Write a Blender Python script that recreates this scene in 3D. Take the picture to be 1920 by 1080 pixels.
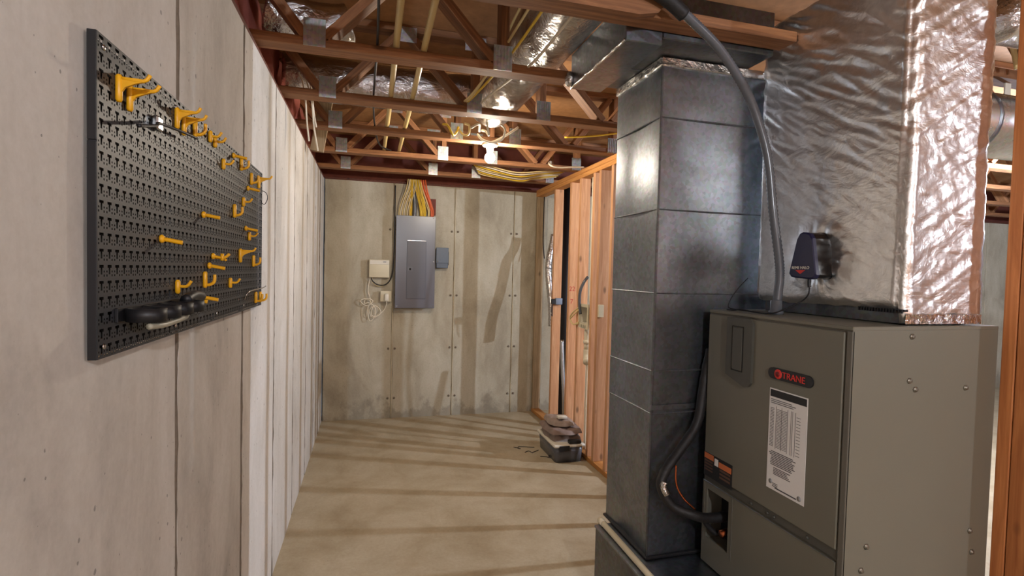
import bpy, bmesh, math, random
ORD = ['first', 'second', 'third', 'fourth', 'fifth', 'sixth', 'seventh']
from mathutils import Vector, Matrix, noise
random.seed(7)
S = bpy.context.scene
COL = S.collection
for o in list(bpy.data.objects): bpy.data.objects.remove(o)
# ---------------------------------------------------------------- camera
YAW, PITCH, ROLL = math.radians(15.3), math.radians(1.86), math.radians(1.4)
f = Vector((math.sin(YAW)*math.cos(PITCH), math.cos(YAW)*math.cos(PITCH), -math.sin(PITCH)))
r0 = f.cross(Vector((0, 0, 1))).normalized(); u0 = r0.cross(f)
rv = r0*math.cos(ROLL) + u0*math.sin(ROLL); uv = u0*math.cos(ROLL) - r0*math.sin(ROLL)
cd = bpy.data.cameras.new('camera'); cam = bpy.data.objects.new('camera', cd); COL.objects.link(cam)
cam.matrix_world = Matrix(((rv.x, uv.x, -f.x, 0), (rv.y, uv.y, -f.y, 0), (rv.z, uv.z, -f.z, 1.555), (0, 0, 0, 1)))
cd.sensor_width = 36; cd.lens = 970/1920*36; cd.clip_start = 0.02
S.camera = cam
# ---------------------------------------------------------------- world and exposure
W = bpy.data.worlds.new('world'); S.world = W; W.use_nodes = True
W.node_tree.nodes['Background'].inputs[0].default_value = (0.5, 0.6, 0.75, 1)
W.node_tree.nodes['Background'].inputs[1].default_value = 0.05
S.view_settings.view_transform = 'Standard'; S.view_settings.look = 'None'
S.view_settings.exposure = 0.70; S.view_settings.gamma = 1; S.view_settings.use_curve_mapping = False
# bare bulbs of the basement: position, watts, colour (built by lamp() further down)
BULBS = [((0.80, 3.605, 2.352), 30, (1.0, 0.88, 0.72)),
         ((5.0, 2.30, 2.25), 310, (0.74, 0.83, 1.0)),
         ((3.3, -1.3, 2.25), 75, (0.80, 0.87, 1.0)),
         ((0.6, -1.7, 2.352), 115, (0.86, 0.92, 1.0))]

# ---------------------------------------------------------------- materials
MATS = {}
def new_mat(name):
    m = bpy.data.materials.new(name); m.use_nodes = True
    nt = m.node_tree; b = nt.nodes['Principled BSDF']; MATS[name] = m
    return m, nt, b
def lin(c):
    return tuple(((v/255)/12.92 if v/255 <= .04045 else ((v/255+.055)/1.055)**2.4) for v in c) + (1,)
def plain(name, rgb, rough=.5, metal=0., var=.06, scale=30, bump=0., spec=.5, **k):
    """solid colour with a light mottling"""
    m, nt, b = new_mat(name); N, L = nt.nodes, nt.links
    tc = N.new('ShaderNodeTexCoord'); n = N.new('ShaderNodeTexNoise')
    n.inputs['Scale'].default_value = scale; n.inputs['Detail'].default_value = 4
    L.new(tc.outputs['Object'], n.inputs['Vector'])
    mx = N.new('ShaderNodeMix'); mx.data_type = 'RGBA'
    c = lin(rgb); mx.inputs[6].default_value = tuple(v*(1-var) for v in c[:3])+(1,)
    mx.inputs[7].default_value = tuple(min(1, v*(1+var)) for v in c[:3])+(1,)
    L.new(n.outputs['Fac'], mx.inputs[0]); L.new(mx.outputs[2], b.inputs['Base Color'])
    b.inputs['Roughness'].default_value = rough; b.inputs['Metallic'].default_value = metal
    b.inputs['Specular IOR Level'].default_value = spec
    if bump:
        bp = N.new('ShaderNodeBump'); bp.inputs['Strength'].default_value = bump; bp.inputs['Distance'].default_value = .005
        L.new(n.outputs['Fac'], bp.inputs['Height']); L.new(bp.outputs['Normal'], b.inputs['Normal'])
    for kk, v in k.items(): b.inputs[kk].default_value = v
    return m
def ramp(nt, fac, stops):
    r = nt.nodes.new('ShaderNodeValToRGB'); e = r.color_ramp.elements
    while len(e) < len(stops): e.new(.5)
    for i, (p, c) in enumerate(stops): e[i].position = p; e[i].color = c
    nt.links.new(fac, r.inputs[0]); return r
def mixc(nt, fac, a, b, mode='MIX'):
    mx = nt.nodes.new('ShaderNodeMix'); mx.data_type = 'RGBA'; mx.blend_type = mode
    for v, s in ((fac, 0), (a, 6), (b, 7)):
        if hasattr(v, 'links'): nt.links.new(v, mx.inputs[s])
        else: mx.inputs[s].default_value = v
    return mx.outputs[2]
def noisef(nt, vec, scale, detail=5, rough=.6, dist=0.):
    n = nt.nodes.new('ShaderNodeTexNoise'); n.inputs['Scale'].default_value = scale
    n.inputs['Detail'].default_value = detail; n.inputs['Roughness'].default_value = rough; n.inputs['Distortion'].default_value = dist
    nt.links.new(vec, n.inputs['Vector']); return n.outputs['Fac']
def mapping(nt, vec, scale=(1, 1, 1), rot=(0, 0, 0)):
    m = nt.nodes.new('ShaderNodeMapping'); m.inputs['Scale'].default_value = scale; m.inputs['Rotation'].default_value = rot
    nt.links.new(vec, m.inputs['Vector']); return m.outputs[0]
def mth(nt, op, a, b=None):
    m = nt.nodes.new('ShaderNodeMath'); m.operation = op
    for i, v in enumerate((a, b)):
        if v is None: continue
        if hasattr(v, 'links'): nt.links.new(v, m.inputs[i])
        else: m.inputs[i].default_value = v
    return m.outputs[0]
def bump(nt, b, h, strength, dist=.01):
    bp = nt.nodes.new('ShaderNodeBump'); bp.inputs['Strength'].default_value = strength; bp.inputs['Distance'].default_value = dist
    nt.links.new(h, bp.inputs['Height']); nt.links.new(bp.outputs['Normal'], b.inputs['Normal'])
def concrete(name, pale, mid, dark, pits=1., damp=False, rough=.85, var=.05, plane=(1, 2)):
    m, nt, b = new_mat(name)
    pos = nt.nodes.new('ShaderNodeNewGeometry').outputs['Position']
    oi = nt.nodes.new('ShaderNodeObjectInfo')
    v1 = mapping(nt, pos, (1, 1, .45))
    big = noisef(nt, v1, 2.6, 6, .62, .4)
    col = ramp(nt, big, [(.30, lin(dark)), (.46, lin(mid)), (.62, lin(pale)), (.8, lin(mid))]).outputs[0]
    streak = noisef(nt, mapping(nt, pos, (7, 7, .5)), 1.6, 4)
    col = mixc(nt, .35, col, ramp(nt, streak, [(.3, lin(dark)), (.7, lin(pale))]).outputs[0], 'SOFT_LIGHT')
    fine = noisef(nt, pos, 60, 5, .7)
    col = mixc(nt, .30, col, ramp(nt, fine, [(.3, (.3, .3, .3, 1)), (.7, (.7, .7, .7, 1))]).outputs[0], 'SOFT_LIGHT')
    # air-bubble pits
    vo = nt.nodes.new('ShaderNodeTexVoronoi'); vo.voronoi_dimensions = '2D'; vo.inputs['Scale'].default_value = 21
    sx = nt.nodes.new('ShaderNodeSeparateXYZ'); cx = nt.nodes.new('ShaderNodeCombineXYZ'); nt.links.new(pos, sx.inputs[0])
    nt.links.new(sx.outputs[plane[0]], cx.inputs[0]); nt.links.new(mth(nt, 'MULTIPLY', sx.outputs[plane[1]], .8), cx.inputs[1])
    nt.links.new(cx.outputs[0], vo.inputs['Vector'])
    wp = noisef(nt, pos, 110, 2)
    gate = ramp(nt, noisef(nt, pos, 2.3, 3), [(.40, (0, 0, 0, 1)), (.58, (1, 1, 1, 1))]).outputs[0]
    d = mth(nt, 'ADD', vo.outputs['Distance'], mth(nt, 'MULTIPLY', mth(nt, 'SUBTRACT', wp, .5), .09))
    rnd = nt.nodes.new('ShaderNodeSeparateColor'); nt.links.new(vo.outputs['Color'], rnd.inputs[0])
    size = mth(nt, 'MULTIPLY', mth(nt, 'MULTIPLY', mth(nt, 'POWER', rnd.outputs[0], 2.5), gate), .105*pits)
    pit = mth(nt, 'LESS_THAN', d, size)
    col = mixc(nt, mth(nt, 'MULTIPLY', pit, .55), col, lin(tuple(int(c*.5) for c in dark)))
    # panel to panel tone
    tone = ramp(nt, oi.outputs['Random'], [(0, (1-var, 1-var, 1-var, 1)), (1, (1+var*.4, 1+var*.4, 1+var*.4, 1))]).outputs[0]
    col = mixc(nt, 1.0, col, tone, 'MULTIPLY')
    if damp:   # tide marks and mould just above the slab
        sep = nt.nodes.new('ShaderNodeSeparateXYZ'); nt.links.new(pos, sep.inputs[0])
        edge = mth(nt, 'ADD', sep.outputs[2], mth(nt, 'MULTIPLY', mth(nt, 'SUBTRACT', noisef(nt, mapping(nt, pos, (1, 1, .6)), 3.4, 6, .7), .5), 1.1))
        low = ramp(nt, edge, [(.06, (1, 1, 1, 1)), (.15, (0, 0, 0, 1))]).outputs[0]
        col = mixc(nt, mth(nt, 'MULTIPLY', low, .45), col, lin(tuple(int(c*.72) for c in dark)))
    nt.links.new(col, b.inputs['Base Color']); b.inputs['Roughness'].default_value = rough
    b.inputs['Specular IOR Level'].default_value = .25
    h = mth(nt, 'SUBTRACT', mth(nt, 'MULTIPLY', fine, .25), mth(nt, 'MULTIPLY', pit, 1.0))
    bump(nt, b, h, .5, .004)
    return m
def wood(name, a, c, knots=True, rough=.65, axis=0):
    m, nt, b = new_mat(name)
    tc = nt.nodes.new('ShaderNodeTexCoord').outputs['Object']
    oi = nt.nodes.new('ShaderNodeObjectInfo')
    off = nt.nodes.new('ShaderNodeVectorMath'); off.operation = 'ADD'
    cmb = nt.nodes.new('ShaderNodeCombineXYZ')
    for i in range(3): nt.links.new(mth(nt, 'MULTIPLY', oi.outputs['Random'], 7.3+i*5), cmb.inputs[i])
    nt.links.new(tc, off.inputs[0]); nt.links.new(cmb.outputs[0], off.inputs[1])
    sc = [16, 16, 16]; sc[axis] = .9
    g = noisef(nt, mapping(nt, off.outputs[0], sc), 2.4, 6, .65, 1.2)
    sc2 = [60, 60, 60]; sc2[axis] = 2
    g2 = noisef(nt, mapping(nt, off.outputs[0], sc2), 1.5, 3, .6)
    col = ramp(nt, g, [(.28, lin(c)), (.5, lin(tuple((x+y)//2 for x, y in zip(a, c)))), (.68, lin(a))]).outputs[0]
    col = mixc(nt, .25, col, ramp(nt, g2, [(.35, (.3, .3, .3, 1)), (.65, (.7, .7, .7, 1))]).outputs[0], 'SOFT_LIGHT')
    if knots:
        vo = nt.nodes.new('ShaderNodeTexVoronoi'); sck = [7, 7, 7]; sck[axis] = 3.2
        nt.links.new(mapping(nt, off.outputs[0], sck), vo.inputs['Vector']); vo.inputs['Scale'].default_value = 1
        k = ramp(nt, vo.outputs['Distance'], [(.05, (1, 1, 1, 1)), (.12, (0, 0, 0, 1))]).outputs[0]
        col = mixc(nt, mth(nt, 'MULTIPLY', k, .65), col, lin(tuple(int(x*.45) for x in c)))
    hv = nt.nodes.new('ShaderNodeHueSaturation'); nt.links.new(col, hv.inputs['Color'])
    nt.links.new(mth(nt, 'ADD', mth(nt, 'MULTIPLY', oi.outputs['Random'], .3), .85), hv.inputs['Value'])
    nt.links.new(hv.outputs[0], b.inputs['Base Color']); b.inputs['Roughness'].default_value = rough
    b.inputs['Specular IOR Level'].default_value = .3
    bump(nt, b, g2, .15, .003)
    return m
def galv(name, rgb, rough=.35, spangle=.25):
    m, nt, b = new_mat(name)
    pos = nt.nodes.new('ShaderNodeTexCoord').outputs['Object']
    n1 = noisef(nt, pos, 3, 5, .6, .5); n2 = noisef(nt, mapping(nt, pos, (30, 30, 6)), 2, 3)
    vo = nt.nodes.new('ShaderNodeTexVoronoi'); vo.inputs['Scale'].default_value = 70; nt.links.new(pos, vo.inputs['Vector'])
    col = ramp(nt, n1, [(.3, lin(tuple(int(v*.84) for v in rgb))), (.7, lin(rgb))]).outputs[0]
    col = mixc(nt, spangle, col, vo.outputs['Color'], 'SOFT_LIGHT')
    bw = nt.nodes.new('ShaderNodeHueSaturation'); bw.inputs['Saturation'].default_value = .5; nt.links.new(col, bw.inputs['Color'])
    nt.links.new(bw.outputs[0], b.inputs['Base Color']); b.inputs['Metallic'].default_value = 1
    rr = ramp(nt, n1, [(.3, (rough*1.25,)*3+(1,)), (.7, (rough*.8,)*3+(1,))]).outputs[0]
    nt.links.new(rr, b.inputs['Roughness']); bump(nt, b, n1, .12, .02)
    return m
def foil(name, rgb, rough=.2, scrim=True, crumple=.5):
    m, nt, b = new_mat(name)
    pos = nt.nodes.new('ShaderNodeTexCoord').outputs['Object']
    n1 = noisef(nt, mapping(nt, pos, (1, 1, 1.6), (.5, .4, 0)), 9, 6, .6, .8); n2 = noisef(nt, pos, 38, 3, .6)
    h = mth(nt, 'ADD', n1, mth(nt, 'MULTIPLY', n2, .25))
    if scrim:
        sep = nt.nodes.new('ShaderNodeSeparateXYZ'); nt.links.new(pos, sep.inputs[0])
        s1 = mth(nt, 'PINGPONG', mth(nt, 'ADD', sep.outputs[0], sep.outputs[1]), .0065)
        s2 = mth(nt, 'PINGPONG', sep.outputs[2], .0065)
        s = mth(nt, 'MINIMUM', s1, s2)
        h = mth(nt, 'ADD', h, mth(nt, 'MULTIPLY', mth(nt, 'LESS_THAN', s, .0012), .10))
    c = lin(rgb)
    b.inputs['Metallic'].default_value = 1
    nt.links.new(ramp(nt, n2, [(.3, tuple(v*.85 for v in c[:3])+(1,)), (.7, c)]).outputs[0], b.inputs['Base Color'])
    b.inputs['Roughness'].default_value = rough
    bump(nt, b, h, crumple, .02)
    return m
def emis(name, col, strength):
    m, nt, b = new_mat(name)
    b.inputs['Base Color'].default_value = (1, 1, 1, 1)
    b.inputs['Emission Color'].default_value = tuple(col)+(1,); b.inputs['Emission Strength'].default_value = strength
    return m

M_cl = concrete('concrete_left', (208, 203, 196), (195, 189, 180), (168, 162, 154), 1.0, rough=.8)
M_cb = concrete('concrete_back', (190, 184, 168), (174, 166, 148), (150, 142, 126), .6, damp=True, plane=(0, 2))
M_floor = concrete('concrete_floor', (178, 167, 146), (168, 156, 133), (154, 140, 116), .35, rough=.55, plane=(0, 1))
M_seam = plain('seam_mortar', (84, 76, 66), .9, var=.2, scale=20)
M_tx = wood('truss_lumber', (162, 114, 76), (108, 72, 48))
M_sill = wood('sill_lumber', (112, 64, 48), (80, 46, 36), axis=1)
M_sz = wood('stud_lumber', (210, 164, 124), (178, 126, 88), axis=2)
M_sg = wood('weathered_stud', (170, 148, 116), (130, 110, 84), axis=2)
M_py = wood('plate_lumber', (206, 150, 88), (168, 110, 58), axis=1)
M_pz = wood('post_lumber', (190, 122, 70), (150, 88, 46), axis=2)
M_osb = plain('osb_sheathing', (158, 112, 68), .8, var=.35, scale=22)
M_warmref = plain('copper_reflection_tone', (196, 138, 96), .8, var=.2, scale=12)
M_dosb = plain('rim_board', (110, 58, 46), .85, var=.3, scale=18)
M_galv = galv('galvanized_steel', (132, 143, 158), .34)
M_seamg = galv('seam_galvanized', (120, 128, 138), .55)
M_galvd = galv('dull_galvanized', (112, 118, 124), .42)
M_plate = galv('truss_plate_steel', (186, 190, 196), .5, .5)
M_foil = foil('foil_scrim', (242, 240, 236), .34, True, .26)
M_foil2 = foil('foil_tape', (214, 212, 208), .16, False, .9)
M_flex = foil('flex_foil', (205, 200, 196), .22, False, .8)
M_furn = plain('furnace_paint', (106, 103, 90), .42, var=.04, scale=6)
M_furn2 = plain('furnace_trim', (96, 92, 82), .45, var=.04)
M_screw = plain('zinc_screw', (120, 114, 102), .4, .7)
M_fdark = plain('furnace_cover', (72, 71, 64), .45, var=.05)
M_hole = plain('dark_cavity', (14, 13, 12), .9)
M_panel = plain('panel_grey', (96, 97, 106), .3, var=.05, scale=8)
M_panel2 = plain('panel_door_grey', (88, 89, 98), .4, var=.05, scale=8)
M_disc = plain('disconnect_grey', (78, 88, 100), .35, var=.05)
M_white = plain('white_plastic', (214, 208, 192), .45, var=.03)
M_cream = plain('cream_plastic', (206, 196, 168), .45, var=.04)
M_pvc = plain('pvc_pipe', (222, 212, 186), .35, var=.05)
M_cpvc = plain('cpvc_pipe', (206, 180, 122), .4, var=.06)
M_yellow = plain('hook_yellow', (228, 166, 22), .38, var=.05)
M_peg = plain('pegboard_black', (46, 48, 52), .48, var=.08, scale=12)
M_black = plain('black_plastic', (20, 20, 23), .5)
M_blackr = plain('black_rubber', (24, 22, 22), .6, var=.2, scale=60, bump=.4)
M_rw = plain('white_cable', (222, 212, 190), .5)
M_ry = plain('yellow_cable', (214, 176, 44), .5)
M_rc = plain('cream_cable', (214, 192, 136), .5)
M_ro = plain('orange_cable', (204, 92, 44), .5)
M_cond = plain('grey_conduit', (84, 87, 92), .25, var=.1)
M_pink = plain('pink_insulation', (170, 96, 84), .95, var=.35, scale=14, bump=.8)
M_copper = plain('copper', (186, 104, 66), .3, 1.0)
M_cloth = plain('grey_tarp', (150, 134, 124), .75, var=.3, scale=24, bump=.5)
M_label = plain('label_paper', (222, 220, 216), .5, var=.02)
M_ink = plain('label_ink', (70, 70, 72), .6)
M_inkb = plain('header_ink', (24, 24, 26), .5)
M_inkg = plain('grey_ink', (150, 150, 150), .6)
M_red = plain('red_ink', (206, 50, 42), .45)
M_orange = plain('warning_orange', (196, 108, 62), .5)
M_blue = plain('device_blue_black', (26, 28, 62), .32, var=.15, scale=8)
M_gloss = plain('gloss_black', (14, 14, 16), .15)
M_steel = plain('bright_steel', (190, 190, 190), .25, 1.0)
M_strap = plain('box_bluegrey', (120, 132, 150), .45)
M_bin = plain('smoky_plastic', (120, 122, 130), .25, **{'Transmission Weight': .45, 'Alpha': 1.0})
M_cove = plain('porcelain', (226, 222, 210), .3)
M_redm = plain('marker_red', (190, 60, 50), .7)
M_wall = plain('painted_wall', (176, 186, 198), .8, var=.03, scale=3)

# ---------------------------------------------------------------- mesh helpers
class MB:
    """collects shapes in world coordinates; build() links them as one mesh object"""
    def __init__(s): s.v = []; s.f = []; s.sm = []
    def add(s, vs, fs, smooth=False):
        o = len(s.v); s.v += [Vector(v) for v in vs]
        s.f += [[i+o for i in q] for q in fs]; s.sm += [smooth]*len(fs); return s
    def box(s, x0, x1, y0, y1, z0, z1, M=None):
        vs = [Vector((x, y, z)) for x in (x0, x1) for y in (y0, y1) for z in (z0, z1)]
        if M: vs = [M @ v for v in vs]
        return s.add(vs, [(0, 1, 3, 2), (4, 6, 7, 5), (0, 4, 5, 1), (2, 3, 7, 6), (0, 2, 6, 4), (1, 5, 7, 3)])
    def bbox(s, x0, x1, y0, y1, z0, z1, b=.004, M=None, seg=1):
        bm = bmesh.new(); bmesh.ops.create_cube(bm, size=1)
        for v in bm.verts:
            v.co = Vector(((x0+x1)/2+v.co.x*(x1-x0), (y0+y1)/2+v.co.y*(y1-y0), (z0+z1)/2+v.co.z*(z1-z0)))
        bmesh.ops.bevel(bm, geom=bm.edges[:], offset=b, segments=seg, affect='EDGES', profile=.5)
        vs = [(M @ v.co if M else v.co.copy()) for v in bm.verts]; bm.verts.index_update()
        fs = [[v.index for v in q.verts] for q in bm.faces]; bm.free(); return s.add(vs, fs, seg > 1)
    def tube(s, pts, r, n=10, cap=True, smooth=6, rads=None):
        P = [Vector(p) for p in pts]
        if smooth > 1 and len(P) > 2: P, rads = catmull(P, smooth, rads)
        rings = []; up = Vector((0, 0, 1)); prev = None
        for i, p in enumerate(P):
            t = (P[min(i+1, len(P)-1)]-P[max(i-1, 0)]).normalized()
            if prev is None:
                a = t.cross(up if abs(t.z) < .95 else Vector((1, 0, 0))).normalized()
            else:
                a = (prev-t*prev.dot(t)).normalized()
            prev = a; c = t.cross(a); rr = rads[i] if rads else r
            rings.append([p+(a*math.cos(2*math.pi*k/n)+c*math.sin(2*math.pi*k/n))*rr for k in range(n)])
        vs = [v for q in rings for v in q]; fs = []
        for i in range(len(P)-1):
            for k in range(n):
                fs.append((i*n+k, i*n+(k+1) % n, (i+1)*n+(k+1) % n, (i+1)*n+k))
        if cap: fs += [tuple(range(n-1, -1, -1)), tuple((len(P)-1)*n+k for k in range(n))]
        return s.add(vs, fs, True)
    def prism(s, poly, d0, d1, axis):
        """polygon in the two other axes, extruded along axis from d0 to d1"""
        n = len(poly)
        def pt(a, b, d): return {'x': (d, a, b), 'y': (a, d, b), 'z': (a, b, d)}[axis]
        vs = [pt(a, b, d0) for a, b in poly]+[pt(a, b, d1) for a, b in poly]
        fs = [tuple(range(n)), tuple(range(2*n-1, n-1, -1))]+[(i, n+i, n+(i+1) % n, (i+1) % n) for i in range(n)]
        return s.add(vs, fs)
    def lathe(s, c, prof, n=16, axis='z'):
        vs = []; fs = []
        for r, h in prof:
            for k in range(n):
                a = 2*math.pi*k/n; x, y = r*math.cos(a), r*math.sin(a)
                vs.append(Vector(c)+Vector({'z': (x, y, h), 'x': (h, x, y), 'y': (x, h, y)}[axis]))
        for i in range(len(prof)-1):
            for k in range(n): fs.append((i*n+k, i*n+(k+1) % n, (i+1)*n+(k+1) % n, (i+1)*n+k))
        fs += [tuple(range(n-1, -1, -1)), tuple((len(prof)-1)*n+k for k in range(n))]
        return s.add(vs, fs, True)
    def build(s, name, mat, parent=None, origin=None):
        if parent is not None: base = Vector(parent.get('_w', (0, 0, 0)))
        elif origin is not None: base = Vector(origin)
        else:
            lo = [min(v[i] for v in s.v) for i in range(3)]; hi = [max(v[i] for v in s.v) for i in range(3)]
            base = Vector(((lo[0]+hi[0])/2, (lo[1]+hi[1])/2, lo[2]))
        me = bpy.data.meshes.new(name); me.from_pydata([v-base for v in s.v], [], s.f)
        bm = bmesh.new(); bm.from_mesh(me); bmesh.ops.recalc_face_normals(bm, faces=bm.faces[:]); bm.to_mesh(me); bm.free()
        me.polygons.foreach_set('use_smooth', s.sm); me.materials.append(mat)
        o = bpy.data.objects.new(name, me); COL.objects.link(o)
        if parent is not None: o.parent = parent; o['_w'] = tuple(base)
        else: o.location = base; o['_w'] = tuple(base)
        return o
def catmull(P, k, rads=None):
    out = []; ro = []
    for i in range(len(P)-1):
        a, b, c, d = P[max(i-1, 0)], P[i], P[i+1], P[min(i+2, len(P)-1)]
        for j in range(k):
            t = j/k
            out.append(.5*((2*b)+(c-a)*t+(2*a-5*b+4*c-d)*t*t+(3*b-a-3*c+d)*t**3))
            if rads: ro.append(rads[i]*(1-t)+rads[i+1]*t)
    out.append(P[-1])
    if rads: ro.append(rads[-1])
    return out, (ro if rads else None)
def tag(o, label, cat, group=None):
    o['label'] = label; o['category'] = cat
    if group: o['group'] = group
    return o
def thing(name, loc, label, cat, group=None):
    o = bpy.data.objects.new(name, None); COL.objects.link(o); o.location = loc; o['_w'] = tuple(loc)
    o.empty_display_size = .05
    return tag(o, label, cat, group)
def struct(o): o['kind'] = 'structure'; return o
def dup(o, parent=None, loc=None):
    c = o.copy(); COL.objects.link(c)
    if parent is not None: c.parent = parent
    if loc is not None: c.location = loc
    return c
def text(name, s, size, loc, right, upv, mat, parent, depth=.0008, squash=1.0):
    """flat lettering, cap height about 0.7*size, as a mesh part; loc = centre in the world"""
    cu = bpy.data.curves.new(name, 'FONT'); cu.body = s; cu.size = size; cu.extrude = depth
    cu.align_x = 'CENTER'; cu.align_y = 'CENTER'
    tmp = bpy.data.objects.new(name, cu); COL.objects.link(tmp)
    bpy.context.view_layer.update()
    me = bpy.data.meshes.new_from_object(tmp.evaluated_get(bpy.context.evaluated_depsgraph_get()))
    bpy.data.objects.remove(tmp); me.materials.clear(); me.materials.append(mat)
    o = bpy.data.objects.new(name, me); COL.objects.link(o); o.parent = parent
    R, U = Vector(right), Vector(upv); N = R.cross(U)
    R = R*squash
    p = Vector(loc)-Vector(parent['_w'])
    o.matrix_local = Matrix(((R.x, U.x, N.x, p.x), (R.y, U.y, N.y, p.y), (R.z, U.z, N.z, p.z), (0, 0, 0, 1)))
    return o

# ================================================================ THE SETTING
XL, YB, XR, YF = -.455, 5.467, 9.2, -3.6
ZW = 2.425            # top of the concrete walls
ZC = 2.45             # underside of the trusses
ZS = 2.89             # subfloor
flo = MB().box(XL-.2, XR+.2, YF-.2, YB+.2, -.12, 0).build('floor', M_floor, origin=(0, 0, 0)); struct(flo)
ceil = MB().box(XL-.2, XR+.2, YF-.2, YB+.2, ZS, ZS+.02).build('ceiling', M_osb, origin=(0, 0, ZS)); struct(ceil)
def formed_panel(seed, a0, a1, z1, depth, plane, mat, parent, left):
    """one form-board imprint: ragged vertical edges, face a few mm proud"""
    rnd = random.Random(seed); n = 48; cols = 5; vs = []; fs = []
    def P(a, d, z):
        return (plane+d, a, z) if left else (a, plane-d, z)
    def jag(z, s): return .0045+.007*abs(noise.noise(Vector((s*3.7, z*5, seed))))+.007*max(0, noise.noise(Vector((s*9.1, z*14, seed)))-.15)
    for i in range(n+1):
        z = z1*i/n; l = a0+jag(z, 1); r_ = a1-jag(z, 2)
        row = [P(l, -.0245, z), P(l, depth-.002, z)]
        for c in range(cols):
            t = c/(cols-1); a = l+.004+(r_-l-.008)*t
            row.append(P(a, depth+.0025*noise.noise(Vector((a*3, z*2.2, seed))), z))
        row += [P(r_, depth-.002, z), P(r_, -.0245, z)]
        vs += row
    w = cols+4
    for i in range(n):
        for c in range(w-1): fs.append((i*w+c, i*w+c+1, (i+1)*w+c+1, (i+1)*w+c))
    b = MB(); b.add(vs, fs); return b.build('formed_panel', mat, parent)
# left wall
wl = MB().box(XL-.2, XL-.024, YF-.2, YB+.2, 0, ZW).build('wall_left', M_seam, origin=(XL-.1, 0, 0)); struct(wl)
seams = [-3.6, -3.15, -2.5, -1.84, -1.19, -.53, .12, .78, 1.433, 2.105, 2.757, 3.42, 4.07, 4.63, 5.05, 5.467]
for i in range(len(seams)-1):
    formed_panel(i+1, seams[i], seams[i+1], ZW, random.Random(i).uniform(-.003, .0025), XL, M_cl, wl, True)
# ragged crusts of grout along the form-board joints
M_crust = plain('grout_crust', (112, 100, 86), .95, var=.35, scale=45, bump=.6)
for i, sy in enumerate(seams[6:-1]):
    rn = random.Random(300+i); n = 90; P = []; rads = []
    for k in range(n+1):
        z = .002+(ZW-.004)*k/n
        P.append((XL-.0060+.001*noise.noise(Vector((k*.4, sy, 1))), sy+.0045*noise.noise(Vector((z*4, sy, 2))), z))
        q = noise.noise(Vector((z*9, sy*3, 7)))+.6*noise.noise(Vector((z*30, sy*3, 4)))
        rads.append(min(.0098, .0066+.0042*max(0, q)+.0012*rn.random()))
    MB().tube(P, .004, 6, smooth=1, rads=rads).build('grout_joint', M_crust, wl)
# back wall
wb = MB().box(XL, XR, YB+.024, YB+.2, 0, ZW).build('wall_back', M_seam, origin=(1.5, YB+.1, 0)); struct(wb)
bs = [XL+.0, .221, .856, 1.505, 2.155, 2.8, 3.45, 4.1, 4.75, 5.4, 6.05, 6.7, 7.35, 8.0, 8.65, 9.2]
for i in range(len(bs)-1):
    formed_panel(40+i, bs[i], bs[i+1], ZW, random.Random(60+i).uniform(-.002, .003), YB, M_cb, wb, False)
M_fin = concrete('concrete_fin', (200, 192, 172), (178, 166, 142), (128, 112, 92), .3)
for sx in bs[1:5]:                                                     # thin ridges of squeezed-out mortar
    p = [(sx+.003*noise.noise(Vector((sx, i*.7, 3))), YB-.004, i*ZW/24) for i in range(25)]
    MB().tube(p, .007, 6, smooth=1).build('mortar_ridge', M_fin, wb)
for sx in bs[1:5]:                                                     # form-tie stubs either side of each seam
    for z in (.20, .72, 1.28, 1.96):
        for dx in (-.035, .03):
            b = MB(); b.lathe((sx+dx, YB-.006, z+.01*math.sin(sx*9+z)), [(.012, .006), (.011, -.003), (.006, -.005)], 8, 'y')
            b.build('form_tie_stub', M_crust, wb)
# right and front walls of the basement (beyond and behind the camera)
struct(MB().box(XR, XR+.2, YF, YB, 0, ZW).build('wall_right', M_wall, origin=(XR+.1, 0, 0)))
struct(MB().box(XL, XR, YF-.2, YF, 0, ZW).build('wall_front', M_warmref, origin=(3, YF-.1, 0)))  # unseen wall; warm colour put in so the foil reflects copper
# sill plates and rim boards
def trim(n, *a, m=M_sill): return struct(MB().bbox(*a, .003).build('trim_%d' % n, m))
trim(1, XL-.15, XL-.004, YF, YB, ZW, ZC)
trim(2, XL+.002, XR, YB+.004, YB+.15, ZW, ZC)
trim(3, XL-.2, XL-.165, YF, YB+.18, ZC, ZS, m=M_dosb)
trim(4, XL-.15, XR, YB+.06, YB+.10, ZC, ZS, m=M_dosb)
trim(5, XR, XR+.15, YF, YB, ZW, ZS, m=M_dosb)
trim(6, XL-.15, XR, YF-.15, YF-.05, ZW, ZS, m=M_dosb)

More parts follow.
